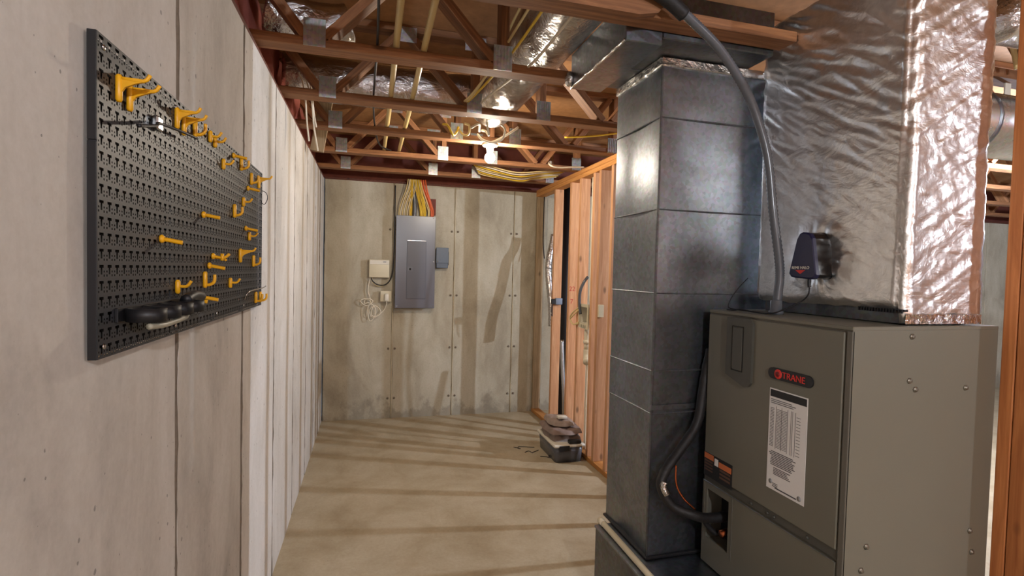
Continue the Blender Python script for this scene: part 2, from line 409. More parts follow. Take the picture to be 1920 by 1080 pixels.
# ================================================================ FLOOR TRUSSES
TR = [1.640, 2.278, 2.935, 3.560, 4.270, 4.970]
ordn = ['sixth', 'fifth', 'fourth', 'third', 'second', 'first']
CH = .089; TH = .038
plate_mesh = {}
def web(root, x0, z0, x1, z1, y, name='web'):
    """a flat 4x2 strut; built along its own x axis so the grain follows it"""
    L = math.hypot(x1-x0, z1-z0); a = math.atan2(z1-z0, x1-x0)
    b = MB(); b.bbox(-L/2, L/2, 0, CH, -TH/2, TH/2, .002)
    o = b.build(name, M_tx, None, origin=(0, 0, 0)); o.parent = root
    w = Vector(root['_w'])
    o.location = Vector(((x0+x1)/2, y, (z0+z1)/2))-w; o.rotation_euler = (0, -a, 0)
    return o
def tplate(root, x, z, y, w=.085, h=.11):
    """toothed connector plate with pressed ribs"""
    k = (w, h)
    if k not in plate_mesh:
        b = MB(); b.box(-w/2, w/2, -.003, 0, -h/2, h/2)
        for i in range(6):
            xx = -w/2+w*(i+.5)/6; b.box(xx-w/26, xx+w/26, -.0055, -.003, -h/2+.004, h/2-.004)
        o = b.build('connector_plate', M_plate, None, origin=(0, 0, 0)); plate_mesh[k] = o.data
    else:
        o = bpy.data.objects.new('connector_plate', plate_mesh[k]); COL.objects.link(o)
    o.parent = root; o.location = Vector((x, y-.0005, z))-Vector(root['_w'])
for i, y in enumerate(TR):
    lab = '%s timber floor truss counted from the concrete back wall' % ordn[i]
    if i == 0: lab = 'nearest timber floor truss, crossing the top of the picture above the grey conduit'
    if i == 3: lab = 'third timber floor truss from the back wall, the one the lit bulb hangs under'
    t = thing('floor_truss', (XL, y, ZC), lab, 'truss', 'floor trusses overhead')
    xe = 1.545 if i == 0 else (.878 if i == 1 else XR-.02)
    MB().bbox(XL-.14, xe, y, y+CH, ZC, ZC+TH, .003).build('bottom_chord', M_tx, t)
    if i < 2:
        MB().bbox(2.1, XR-.02, y, y+CH, ZC, ZC+TH, .003).build('bottom_chord', M_tx, t)
    MB().bbox(XL-.14, XR-.02, y, y+CH, ZS-TH-.001, ZS-.001, .003).build('top_chord', M_tx, t)
    zb, zt = ZC+TH, ZS-TH
    W_ = [(-.27, zb, -.56, zt), (-.20, zb, .14, zt), (.52, zb, .18, zt), (.565, zb, .565, zt), (.965, zb, .965, zt)]
    if i >= 2: W_ += [(1.00, zt, 1.36, zb), (1.42, zb, 1.70, zt), (1.745, zb, 1.745, zt)]
    if i == 0: W_ = W_[:3]+[(.565, zb, .565, zt)]
    x = 2.2
    while x < XR-.6:
        W_ += [(x, zb, x+.36, zt), (x+.40, zt, x+.76, zb)]; x += .82
    for q in W_: web(t, q[0], q[1], q[2], q[3], y)
    for px in (-.235, .555, .97, 1.725):
        if i < 2 and px > .6: continue
        tplate(t, px, ZC+.055, y)
        if px < 1: tplate(t, (px+.40 if px < 0 else px), ZS-.055, y, .12, .08)
    if i == 0:      # sister board scabbed to the near chord, end cut round
        MB().prism([(-.4, ZC-.02), (.86, ZC-.02), (.93, ZC-.005), (.96, ZC+.03), (.96, ZC+.055), (-.4, ZC+.055)], y-.04, y-.001, 'y').build('sister_board', M_tx, t)

# pink batts stuffed against the rim between trusses
prev = 1.73
for i, y in enumerate(TR[1:]+[5.50]):
    y0 = prev+.01; y1 = min(y-.01, 5.46); prev = y+CH
    if y1-y0 < .1: continue
    n = 12; vs = []; fs = []
    for a in range(n+1):
        for b_ in range(n+1):
            yy = y0+(y1-y0)*a/n; zz = ZC+.005+(ZS-ZC-.06)*b_/n
            d = .05+.035*noise.noise(Vector((yy*6, zz*7, i)))
            if a in (0, n) or b_ in (0, n): d = 0
            vs.append((XL-.155+d+.02, yy, zz))
    for a in range(n):
        for b_ in range(n): fs.append((a*(n+1)+b_, (a+1)*(n+1)+b_, (a+1)*(n+1)+b_+1, a*(n+1)+b_+1))
    b = MB(); b.add(vs, fs, True); b.box(XL-.16, XL-.14, y0, y1, ZC+.005, ZS-.055)
    where = ['nearest rim bay above the pegboard end', 'second rim bay over the left wall', 'rim bay left of the lit bulb', 'rim bay beyond the lit bulb', 'last full rim bay before the back corner', 'half rim bay in the back corner'][i]
    tag(b.build('insulation_batt', M_pink), 'pink fibreglass batt in the '+where, 'insulation', 'rim insulation')

# ================================================================ STUD PARTITION
sw = bpy.data.objects.new('wall_partition', None); COL.objects.link(sw); sw.location = (1.79, 4.2, 0); sw['_w'] = (1.79, 4.2, 0); struct(sw)
X0, X1 = 1.746, 1.835
MB().bbox(X0, X1, 2.45, 5.46, 0, .038, .003).build('bottom_plate', M_py, sw)
MB().bbox(X0, X1, 2.45, 5.46, ZC-.076, ZC-.039, .003).build('top_plate', M_py, sw)
MB().bbox(X0, X1, 2.45, 5.46, ZC-.038, ZC-.001, .003).build('top_plate', M_py, sw)
sm = None
for y in (2.46, 2.80, 3.17, 3.572, 3.79, 3.905, 4.19, 4.415, 4.84, 5.415):
    z0, z1 = .0385, ZC-.0765
    if y == 5.415:
        o = MB().bbox(X0, X1, y, y+.038, z0, z1, .003).build('stud', M_sg, sw)
    elif sm is None:
        b = MB(); b.bbox(0, X1-X0, 0, .038, 0, z1-z0, .003); o = b.build('stud', M_sz, None, origin=(0, 0, 0)); sm = o
        o.parent = sw; o.location = Vector((X0, y, z0))-Vector(sw['_w'])
    else:
        o = dup(sm, sw, Vector((X0, y, z0))-Vector(sw['_w']))
for s, (px, z) in (('22', (1.768, 1.405)), ('7', (1.766, 1.29))):
    text('marker_scrawl', s, .06, (px+.01, 4.4145, z), (1, 0, 0), (0, 0, 1), M_redm, sw, .0004)
# post of two boards at the right edge of the picture
pt = thing('timber_post', (1.98, 1.1, 0), 'orange timber post of two boards at the right edge, beside the furnace', 'post')
MB().bbox(1.921, 2.01, 1.122, 1.160, 0, ZC, .003).build('board', M_pz, pt)
MB().bbox(1.921, 2.01, 1.030, 1.120, 0, ZC, .003).build('board', M_pz, pt)

# ================================================================ LAMPS
def lamp(pos, watts, col, label):
    x, y, z = pos; top = ZC
    t = thing('bulb_lamp', (x, y, z-.04), label, 'lamp', 'bare bulb lamps')
    MB().lathe((x, y, 0), [(.052, top-.0005), (.055, top-.008), (.052, top-.016), (.026, top-.022), (.022, z+.040), (.020, z+.036)], 20).build('lampholder', M_cove, t)
    r = .036
    prof = [(.0135, .045), (.015, .036)]+[(r*math.sin(a), r*math.cos(a)) for a in [math.pi*k/12 for k in range(3, 12)]]+[(.002, -r)]
    A = 4*math.pi*r*r
    MB().lathe((x, y, z), prof, 20).build('bulb', emis('bulb_glow_%d' % int(x*100+y*10), col, watts/(math.pi*A)), t)
LL = ['lit bare bulb in a porcelain holder under the truss', 'bare bulb beyond the stud partition', 'bare bulb behind the viewer to the right', 'bare bulb behind the viewer by the left wall']
for (p, w, c), l in zip(BULBS, LL): lamp(p, w, c, l)
# mounting boards for the lamps that are not under a truss
for (p, w, c), l in list(zip(BULBS, LL))[1:]:
    tag(MB().bbox(p[0]-.06, p[0]+.06, p[1]-.4, p[1]+.4, ZC, ZC+.03, .003).build('lamp_board', M_py), 'short board carrying the '+l, 'board')


# ================================================================ FURNACE GROUP
FX0, FX1, FY0, FY1, FZ0, FZ1 = 1.339, 1.920, 1.170, 1.825, .38, 1.419
# return box that the furnace and the drop stand on
rb = thing('return_box', (1.48, 1.7, 0), 'low galvanized return box under the furnace and the tall duct', 'duct')
MB().bbox(1.032, 1.912, .95, 2.19, 0, .372, .004).build('box', M_galvd, rb)
MB().bbox(1.028, 1.916, .946, 2.194, .366, .378, .002).build('top_flange', M_galv, rb)
fu = thing('air_handler', (1.63, 1.5, FZ0), 'olive-grey sheet-metal furnace cabinet with red-lettered badge', 'furnace')
OY0, OY1, OZ0, OZ1 = 1.664, 1.796, .490, .690         # opening for the line set
b = MB()
b.box(1.42, FX1, FY0+.003, FY1, FZ0, FZ1-.012)
b.box(FX0+.006, 1.42, FY0+.003, FY1, OZ1+.01, FZ1-.012)
b.box(FX0+.006, 1.42, FY0+.003, FY1, FZ0, OZ0-.01)
b.box(FX0+.006, 1.42, FY0+.003, OY0-.01, OZ0-.01, OZ1+.01)
b.box(FX0+.006, 1.42, OY1+.01, FY1, OZ0-.01, OZ1+.01)
b.build('cabinet', M_furn2, fu)
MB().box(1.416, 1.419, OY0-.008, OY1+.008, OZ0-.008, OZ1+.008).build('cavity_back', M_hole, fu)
MB().bbox(FX0+.002, FX1+.002, FY0, FY0+.004, FZ0, FZ1-.002, .001).build('side_panel', M_furn, fu)
MB().bbox(FX0, FX1+.002, FY0-.001, FY1, FZ1-.012, FZ1, .002).build('top_panel', M_furn, fu)
MB().bbox(FX0, FX0+.008, FY0, FY0+.020, FZ0, FZ1-.013, .002).build('corner_strip', M_furn2, fu)
MB().bbox(FX0-.001, FX0+.007, FY0+.026, FY1-.003, .752, FZ1-.018, .003).build('upper_door', M_furn, fu)
MB().bbox(FX0+.004, FX0+.0065, FY0+.026, FY1-.003, .722, .752, .001).build('door_grip', M_fdark, fu)  # recessed grip; its darker colour paints the shadow band under the door
b = MB()                                               # lower door as a frame round the opening
y0, y1, z0, z1 = FY0+.026, FY1-.003, FZ0+.004, .716
b.box(FX0-.001, FX0+.006, y0, OY0, z0, z1); b.box(FX0-.001, FX0+.006, OY1, y1, z0, z1)
b.box(FX0-.001, FX0+.006, OY0, OY1, OZ1, z1); b.box(FX0-.001, FX0+.006, OY0, OY1, z0, OZ0)
ld = b.build('lower_door', M_furn, fu)
MB().bbox(FX0-.003, FX0, y0, y1, .716, .7195, .001).build('door_lip', M_galv, ld)
b = MB()
for a in ((OY0-.022, OY0-.018, OZ0-.02, .712), (OY1+.014, OY1+.018, OZ0-.02, .712)): b.box(FX0-.003, FX0, *a)
b.build('opening_rim', M_furn2, ld)
for (x, z) in ((1.562, 1.389), (1.560, 1.256), (1.585, 1.229), (1.791, 1.227), (1.424, .767), (1.408, .697), (1.842, .769), (1.855, .699)):
    sc_ = MB(); sc_.lathe((x, FY0, z), [(.0095, 0), (.0095, -.002), (.006, -.0025), (.006, -.0065), (.0045, -.007)], 6, 'y')
    sc_.build('screw', M_screw, fu)
for y, z in ((1.55, .735), (1.47, .737), (1.44, .737), (1.30, .737)):
    MB().lathe((FX0+.004, y, z), [(.006, 0), (.006, -.003), (.004, -.005)], 6, 'x').build('screw', M_fdark, fu)
# breaker cover; the dark slab's outline takes in its cast shadow
bc = MB().prism([(1.575, 1.155), (1.60, 1.150), (1.70, 1.180), (1.70, 1.400), (1.575, 1.403), (1.562, 1.385), (1.562, 1.17)], FX0-.011, FX0-.001, 'x').build('breaker_cover', M_fdark, fu)
MB().bbox(FX0-.0135, FX0-.011, 1.610, 1.664, 1.206, 1.366, .002).build('flap', M_fdark, bc)
b = MB()
for a in ((1.606, 1.668, 1.368, 1.370), (1.606, 1.668, 1.202, 1.204), (1.606, 1.608, 1.204, 1.368), (1.666, 1.668, 1.204, 1.368)): b.box(FX0-.0125, FX0-.011, *a)
b.build('flap_gap', M_hole, bc)
# badge
def stadium(y0, y1, z0, z1, n=8):
    r = (z1-z0)/2; c0, c1, zc = y0+r, y1-r, (z0+z1)/2
    return [(c1+r*math.cos(a), zc+r*math.sin(a)) for a in [-math.pi/2+math.pi*k/n for k in range(n+1)]]+[(c0+r*math.cos(a), zc+r*math.sin(a)) for a in [math.pi/2+math.pi*k/n for k in range(n+1)]]
bd = MB().prism(stadium(1.296, 1.484, 1.210, 1.248), FX0-.006, FX0-.001, 'x').build('badge', M_inkb, fu)
MB().lathe((FX0-.006, 1.438, 1.229), [(.0165, .001), (.0165, -.001), (.015, -.002)], 20, 'x').build('emblem', M_red, bd)
b = MB(); b.lathe((FX0-.0082, 1.438, 1.229), [(.009, .0005), (.009, -.0006)], 16, 'x'); b.build('emblem_ring', plain('emblem_dark', (120, 26, 24), .5), bd)
bd['_w'] = fu['_w']
text('badge_lettering', 'TRANE', .030, (FX0-.0066, 1.372, 1.2285), (0, -1, 0), (0, 0, 1), M_red, bd)
# data sticker with a table of rulings
stk = MB().bbox(FX0-.0022, FX0-.001, 1.314, 1.476, .830, 1.176, .0003).build('data_sticker', M_label, fu); stk['_w'] = fu['_w']
MB().box(FX0-.0028, FX0-.0021, 1.318, 1.472, 1.148, 1.172).build('header_bar', M_inkb, stk)
b = MB(); rn = random.Random(3)
def rule(bb, y0, y1, z, h=.0022): bb.box(FX0-.0027, FX0-.0021, y0, y1, z, z+h)
for k in range(3): rule(b, 1.475-.006-rn.uniform(.08, .13), 1.469, 1.138-k*.006)
for k in range(26):
    z = 1.108-k*.0052
    rule(b, 1.452, 1.469, z, .0018); rule(b, 1.395, 1.440, z, .0014)
    if k % 2: rule(b, 1.340, 1.356, z, .0014)
for yy in (1.442, 1.418, 1.392, 1.378, 1.372, 1.360): b.box(FX0-.0027, FX0-.0021, yy, yy+.0012, .972, 1.118)
for k in range(9): rule(b, 1.352+rn.uniform(0, .02), 1.468-rn.uniform(0, .012), .960-k*.0056, .0026)
for k in range(5): rule(b, 1.372+rn.uniform(0, .02), 1.446, .906-k*.0052, .0024)
for k in range(3): rule(b, 1.425, 1.448, .853-k*.005, .002)
rule(b, 1.345, 1.437, .838, .004)
b.build('print', M_ink, stk)['kind'] = 'stuff'
for yy, zz in ((1.457, .856), (1.334, .846)):
    MB().lathe((FX0-.0022, yy, zz), [(.0085, .0002), (.0085, -.0005)], 14, 'x').build('approval_mark', M_inkg, stk)
# warning sticker
ws = MB().bbox(FX0-.0022, FX0-.001, 1.650, 1.820, .740, .836, .0003).build('warning_sticker', M_inkb, fu); ws['_w'] = fu['_w']
b = MB(); b.box(FX0-.0028, FX0-.0021, 1.760, 1.818, .812, .834); b.box(FX0-.0028, FX0-.0021, 1.655, 1.728, .800, .822); b.build('orange_band', M_orange, ws)
MB().box(FX0-.0028, FX0-.0021, 1.732, 1.754, .800, .828).build('pictogram', M_label, ws)
b = MB()
for k in range(4): b.box(FX0-.0028, FX0-.0021, 1.765, 1.815, .800-k*.012, .806-k*.012)
for k in range(3): b.box(FX0-.0028, FX0-.0021, 1.66, 1.722, .788-k*.014, .796-k*.014)
b.build('print', plain('brown_ink', (92, 66, 52), .6), ws)['kind'] = 'stuff'
fw = fu['_w']

# tall return drop
RX0, RX1, RY0, RY1 = 1.117, 1.90, 1.875, 2.258  # right side widened out of sight behind the plenum to block stray bulb light
dr = thing('return_drop', (1.36, 2.07, .38), 'tall galvanized rectangular duct standing between the furnace and the stud wall', 'duct')
zs = [.380, .985, 1.16, 1.48, 1.82, 2.19, 2.428]
for k in range(len(zs)-1):
    e = .0022 if k % 2 else 0.0
    b = MB(); n = 16; za, zb2 = zs[k]+.001, zs[k+1]-.001; vs = []; fs = []
    def dish(p, q, nx, ny):            # one sheet-metal face, oil-canned inwards a few mm
        o = len(vs)
        for i in range(n+1):
            for j in range(n+1):
                u_, v_ = i/n, j/n
                d = -.006*(math.sin(math.pi*u_)**2)+.0015*noise.noise(Vector((u_*4+k, v_*3, nx)))*math.sin(math.pi*u_)*math.sin(math.pi*v_)
                vs.append((p[0]+(q[0]-p[0])*u_+nx*(d+e), p[1]+(q[1]-p[1])*u_+ny*(d+e), za+(zb2-za)*v_))
        for i in range(n):
            for j in range(n): fs.append((o+i*(n+1)+j, o+(i+1)*(n+1)+j, o+(i+1)*(n+1)+j+1, o+i*(n+1)+j+1))
    dish((RX0, RY0), (RX0+.49, RY0), 0, -1); dish((RX0+.49, RY0), (RX1, RY0), 0, -1); dish((RX0, RY1), (RX0, RY0), -1, 0)
    dish((RX1, RY0), (RX1, RY1), 1, 0); dish((RX1, RY1), (RX0, RY1), 0, 1)
    b.add(vs, fs, True); b.build('duct_section', M_galv, dr)
for k in range(1, len(zs)-1):
    MB().bbox(RX0-.004, RX1+.004, RY0-.004, RY1+.004, zs[k]-.003, zs[k]+.003, .0025).build('drive_seam', M_seamg, dr)
MB().bbox(RX0-.006, RX0+.21, RY0-.0065, RY0-.003, 1.00, 1.022, .001).build('joint_cleat', M_galv, dr)
b = MB(); b.bbox(RX0-.010, RX1+.01, RY0-.010, RY1+.01, 2.392, 2.428, .004); b.build('top_collar', M_foil2, dr)
MB().bbox(RX0-.004, RX0+.006, RY0-.004, RY0+.006, .38, 2.39, .002).build('corner_bead', M_galvd, dr)
MB().bbox(RX0-.010, RX1, RY0-.012, RY1+.012, .3795, .392, .003).build('base_gasket', M_black, dr)
# ceiling trunk
tk = thing('trunk_duct', (1.3, 2.0, 2.405), 'galvanized trunk duct lying flat under the trusses above the tall return duct', 'duct')
MB().bbox(1.031, 1.525, 1.735, 2.272, 2.431, 2.60, .004).build('trunk', M_galvd, tk)
MB().bbox(.880, 1.030, 1.735, 2.272, 2.404, 2.56, .003).build('side_channel', M_galv, tk)
MB().bbox(1.035, 1.10, 2.03, 2.036, 2.4285, 2.431, .001).build('cross_seam', M_galv, tk)
b = MB(); rn = random.Random(5)
pts = [(.880+.001*rn.uniform(-1, 1), 1.74+.53*k/20, 2.405+.004*rn.random()) for k in range(21)]
b.tube(pts, .006, 6, smooth=1); b.build('tape_edge', M_foil2, tk)
b = MB(); b.lathe((.87, 2.26, 2.44), [(.004, -.03), (.02, -.024), (.026, 0), (.016, .03), (.003, .04)], 8); b.build('tape_wad', M_foil2, tk)

# ---- insulated supply plenum (foil wrap)
PX0, PX1, PY0, PY1 = 1.552, 1.888, 1.196, 1.822
pl = thing('supply_plenum', (1.72, 1.51, FZ1), 'foil-wrapped insulated plenum rising from the furnace top', 'duct')
MB().bbox(PX0+.028, PX1-.03, PY0+.022, PY1-.03, FZ1+.0005, 1.62, .003).build('metal_neck', M_galvd, pl)
def plenum_mesh():
    R = .032; per = []; N = 0
    def arc(cx, cy, a0, n=7):
        return [(cx+R*math.cos(a0+math.pi/2*k/n), cy+R*math.sin(a0+math.pi/2*k/n), math.cos(a0+math.pi/2*k/n), math.sin(a0+math.pi/2*k/n)) for k in range(n+1)]
    def line(p, q, nx, ny, n):
        return [(p[0]+(q[0]-p[0])*k/n, p[1]+(q[1]-p[1])*k/n, nx, ny) for k in range(1, n)]
    a, b_, c, d = PX0, PX1, PY0, PY1
    # start at the far end of the left face, run along it to the viewer, round the corner, along the near face
    per += line((a, d-R), (a, c+R), -1, 0, 110)
    per += arc(a+R, c+R, math.pi)
    per += line((a+R, c), (b_-R, c), 0, -1, 60)
    per += arc(b_-R, c+R, -math.pi/2)
    per += line((b_, c+R), (b_, d-R), 1, 0, 30)
    per += arc(b_-R, d-R, 0)
    per += line((b_-R, d), (a+R, d), 0, 1, 20)
    per += arc(a+R, d-R, math.pi/2)
    NZ = 170; zt = 2.56; vs = []; fs = []; m = len(per)
    for j in range(NZ+1):
        t = j/NZ
        for (x, y, nx, ny) in per:
            near = ny < -.5 or (nx > -.2 and ny < 0)
            zlow = 1.463 + .006*noise.noise(Vector((x*9, y*9, 2)))
            if ny < -.6: zlow = 1.424 + .004*noise.noise(Vector((x*11, 1, 2)))
            z = zlow+(zt-zlow)*t
            u_ = (y if abs(nx) > .7 else x)
            # pillow between corner edges and long diagonal creases
            q = noise.noise(Vector((u_*3.2, z*2.4, nx*3+ny*7)))*.010
            up = max(0, min(1, (z-1.85)/.45))
            dg = u_*1.0*(1 if abs(nx) > .7 else -.6)+z*.62
            al = u_*.62-z*1.0
            cr = noise.noise(Vector((dg*5, al*26, 4.2)))
            q += (.0012+.0045*up)*(1-abs(cr)*2.2)
            cr2 = noise.noise(Vector((dg*12+3, al*60, 9.1)))
            q += .0010*(1-abs(cr2)*2)
            if ny < -.5:
                q += .0035*(1-2*abs(noise.noise(Vector((x*7, z*13, 5)))))+.0018*noise.noise(Vector((x*20, z*34, 8)))+.0012*(1-2*abs(noise.noise(Vector((x*30+z*14, z*46, 2)))))
            # gathered round the air purifier
            if nx < -.7:
                dd = math.hypot(y-1.50, (z-1.63)*1.0)
                q += .013*math.exp(-((dd-.10)/.035)**2)*(.6+.6*noise.noise(Vector((math.atan2(z-1.63, y-1.5)*4, dd*6, 1))))
            # cuff at the bottom, tucked in
            e = max(0, 1-(z-zlow)/.035); q -= .012*e*e
            vs.append((x+nx*q, y+ny*q, z+.003*noise.noise(Vector((x*30, y*30, z*30)))))
    for j in range(NZ):
        for k in range(m): fs.append((j*m+k, j*m+(k+1) % m, (j+1)*m+(k+1) % m, (j+1)*m+k))
    fs.append(tuple(NZ*m+k for k in range(m)))
    b = MB(); b.add(vs, fs, True); return b
plenum_mesh().build('foil_wrap', M_foil, pl)
# seam tape runs up the near edge and across the upper wrap
b = MB()
vs = []; fs = []
for j in range(41):
    z = 1.43+.05*math.sin(j*.7)*.02+j*.0005
    x = 1.56+(.315)*j/40
    for w in (0, 1): vs.append((x, PY0-.006-.003*noise.noise(Vector((x*30, w*5, 0))), 1.424+.03*w))
for j in range(40): fs.append((j*2, j*2+2, j*2+3, j*2+1))
b.add(vs, fs, True); o = b.build('bottom_tape', M_foil2, pl)
b = MB(); rn = random.Random(11)
b.bbox(PX0-.004, PX0+.012, 1.185, 1.34, 1.461, 1.468, .002)
for k in range(16): b.box(PX0-.008, PX0-.002, 1.19+k*.0095, 1.194+k*.0095, 1.456, 1.468)
b.build('black_zip_strip', M_black, pl)

# ---- air purifier clipped to the plenum
ap = thing('air_purifier', (1.50, 1.49, 1.55), 'blue-black in-duct air purifier mounted on the foil plenum', 'purifier')
def loft(rings):
    b = MB(); n = len(rings[0]); vs = [v for q in rings for v in q]; fs = []
    for i in range(len(rings)-1):
        for k in range(n): fs.append((i*n+k, i*n+(k+1) % n, (i+1)*n+(k+1) % n, (i+1)*n+k))
    fs += [tuple(range(n)), tuple((len(rings)-1)*n+k for k in range(n))]
    b.add(vs, fs, False); return b
def face_ring(x, s=1.0, y0=1.436, y1=1.556, z0=1.556, z1=1.716):
    cy, cz = (y0+y1)/2, (z0+z1)/2
    P_ = [(y0, z0+.012), (y0+.004, z0+.030), (y0+.022, z1-.022), (y0+.034, z1-.005), (y0+.048, z1), (y1-.056, z1+.002), (y1-.042, z1-.003), (y1-.030, z1-.022), (y1-.004, z0+.034), (y1, z0+.016), (y1-.010, z0+.004), (y1-.030, z0), (y0+.022, z0-.004), (y0+.007, z0)]
    return [(x, cy+(y-cy)*s, cz+(z-cz)*s) for y, z in P_]
loft([face_ring(1.470, .93), face_ring(1.473, 1), face_ring(1.486, 1)]).build('front_cover', M_blue, ap)
loft([face_ring(1.4865, .985), face_ring(1.535, 1.0), face_ring(1.560, 1.08)]).build('body', M_gloss, ap)
text('cover_lettering', 'REME HALO', .0145, (1.4692, 1.503, 1.592), (0, -1, 0), (0, 0, 1), M_white, ap, .0005)
b = MB(); b.prism([(1.525, 1.584), (1.481, 1.584), (1.503, 1.570)], 1.4690, 1.4699, 'x'); b.build('emblem', M_red, ap)
MB().tube([(1.478, 1.47, 1.557), (1.478, 1.47, 1.535), (1.478, 1.468, 1.525)], .006, 8).build('cable_boot', M_black, ap)
tag(MB().tube([(1.478, 1.468, 1.524), (1.478, 1.472, 1.50), (1.470, 1.49, 1.475), (1.43, 1.53, 1.44), (1.405, 1.57, 1.4235), (1.40, 1.64, 1.4235), (1.385, 1.70, 1.428), (1.38, 1.73, 1.4235), (1.38, 1.77, 1.4235)], .0028, 6).build('power_wire', M_black), 'thin black wire trailing from the air purifier over the furnace top', 'wire')
tag(MB().tube([(1.530, 1.838, 1.55), (1.49, 1.835, 1.515), (1.45, 1.832, 1.47), (1.425, 1.82, 1.430), (1.43, 1.78, 1.4225), (1.42, 1.70, 1.4225)], .002, 6).build('control_wire', M_black), 'thin black wire dropping off the far corner of the foil plenum', 'wire')

# ---- flexible conduit
cp = [(1.451, 1.589, 1.425), (1.458, 1.589, 1.50), (1.461, 1.59, 1.596), (1.432, 1.60, 1.792), (1.408, 1.61, 1.988), (1.363, 1.614, 2.123), (1.300, 1.612, 2.232), (1.185, 1.604, 2.352), (1.067, 1.590, 2.424), (.954, 1.575, 2.476), (.84, 1.56, 2.51)]
co = thing('flexible_conduit', (1.451, 1.589, 1.4195), 'grey flexible conduit bowing from the furnace top up to the trusses', 'conduit')
P, _ = catmull([Vector(p) for p in cp], 26)
MB().tube(P, .0155, 12, smooth=1, rads=[.0150+(.0020 if i % 2 else 0) for i in range(len(P))]).build('hose', M_cond, co)
MB().lathe((1.451, 1.589, 0), [(.026, 1.4195), (.026, 1.432), (.021, 1.434), (.021, 1.47), (.0185, 1.474)], 14).build('connector', M_cond, co)
b = MB(); b.tube([(1.02, 1.586, 2.445), (.954, 1.575, 2.476), (.86, 1.562, 2.505)], .024, 10); b.build('foam_sleeve', M_blackr, co)

# ---- refrigerant lines
lp = [(1.372, 1.850, 1.25), (1.354, 1.850, 1.17), (1.338, 1.848, 1.072), (1.306, 1.835, .945), (1.215, 1.815, .845), (1.147, 1.80, .778), (1.122, 1.79, .716), (1.162, 1.77, .645), (1.225, 1.73, .622), (1.30, 1.73, .600), (1.40, 1.73, .600)]
ls = thing('line_set', (1.2, 1.79, .60), 'black foam-covered refrigerant line curving into the lower furnace door', 'pipe')
P, _ = catmull([Vector(p) for p in lp], 8)
MB().tube(P, .019, 12, smooth=1, rads=[.019+.0028*noise.noise(Vector((i*.45, 0, 3))) for i in range(len(P))]).build('insulated_line', M_blackr, ls)
b = MB(); b.tube([(1.126, 1.773, .742), (1.120, 1.770, .722), (1.132, 1.762, .695)], .0145, 8); b.build('silver_tape', M_foil2, ls)
MB().tube([(1.182, 1.785, .80), (1.180, 1.775, .728), (1.205, 1.76, .675), (1.25, 1.745, .632)], .004, 6).build('copper_line', M_copper, ls)
b = MB(); b.tube([(1.30, 1.765, .585), (1.325, 1.765, .55), (1.36, 1.755, .52), (1.40, 1.75, .53)], .011, 8); b.build('drain_stub', M_blackr, ls)
MB().tube([(1.346, 1.715, .538), (1.385, 1.715, .545)], .014, 8).build('drain_cap', M_copper, ls)
# condensate pipe on the return box
pc = thing('condensate_pipe', (1.05, 1.7, .379), 'cream PVC drain pipe lying along the edge of the return box', 'pipe')
MB().tube([(1.062, 2.20, .392), (1.050, 1.1, .392)], .0128, 12, smooth=1).build('pipe', M_pvc, pc)
MB().tube([(1.0625, 2.205, .392), (1.062, 2.165, .392)], .0155, 12, smooth=1).build('end_cap', M_pvc, pc)


# ================================================================ PEGBOARD AND HOOKS
PXF = -.437                                   # face of the board
PY_0, PY_1, PZ_0, PZ_1 = 1.008, 2.345, 1.390, 1.932
pb = thing('pegboard', (XL+.004, 1.68, PZ_0), 'long black metal pegboard on the left concrete wall', 'pegboard')
NP = 4; PW = (PY_1-PY_0)/NP; NC = 12; NR = 20
cw = PW/NC; chh = (PZ_1-PZ_0)/NR
ug = [0, .10, .24, .40, .60, .76, .90, 1]     # cell cuts across
vg = [0, .12, .26, .38, .50, .68, .86, 1]     # cell cuts up
holes = {(3, 2), (3, 3), (3, 4), (3, 5), (1, 3), (5, 3), (1, 1), (5, 1)}
bsh = MB()
for c in range(NC):
    for r_ in range(NR):
        for a in range(7):
            for d in range(7):
                edge = (c == 0 and a == 0) or (c == NC-1 and a == 6)
                if (a, d) in holes and not edge: continue
                y0, y1 = (c+ug[a])*cw, (c+ug[a+1])*cw; z0, z1 = (r_+vg[d])*chh, (r_+vg[d+1])*chh
                if (a, d) in ((2, 5), (4, 5)): continue                # keyhole head
                bsh.add([(0, y0, z0), (0, y1, z0), (0, y1, z1), (0, y0, z1)], [(0, 1, 2, 3)])
t_ = .012
bsh.add([(0, 0, 0), (-t_, 0, 0), (-t_, 0, NR*chh), (0, 0, NR*chh)], [(0, 1, 2, 3)])
bsh.add([(0, PW-.0012, 0), (-t_, PW-.0012, 0), (-t_, PW-.0012, NR*chh), (0, PW-.0012, NR*chh)], [(0, 1, 2, 3)])
bsh.add([(0, 0, 0), (-t_, 0, 0), (-t_, PW-.0012, 0), (0, PW-.0012, 0)], [(0, 1, 2, 3)])
bsh.add([(0, 0, NR*chh), (-t_, 0, NR*chh), (-t_, PW-.0012, NR*chh), (0, PW-.0012, NR*chh)], [(0, 1, 2, 3)])
first = None
for k in range(NP):
    if first is None:
        first = bsh.build('perforated_panel', M_peg, None, origin=(0, 0, 0)); first.parent = pb
        first.location = Vector((PXF, PY_0, PZ_0))-Vector(pb['_w'])
    else: dup(first, pb, Vector((PXF, PY_0+k*PW, PZ_0))-Vector(pb['_w']))
MB().box(XL+.0045, XL+.0055, PY_0+.004, PY_1-.004, PZ_0+.004, PZ_1-.004).build('backing', M_hole, pb)
for k, (za, zb_) in enumerate(((PZ_0, 1.752), (1.754, PZ_1))):      # folded side flange, two lengths
    b = MB(); b.bbox(XL+.0045, PXF, PY_0-.003, PY_0-.0005, za, zb_, .0008)
    b.build('side_flange', M_black, pb)
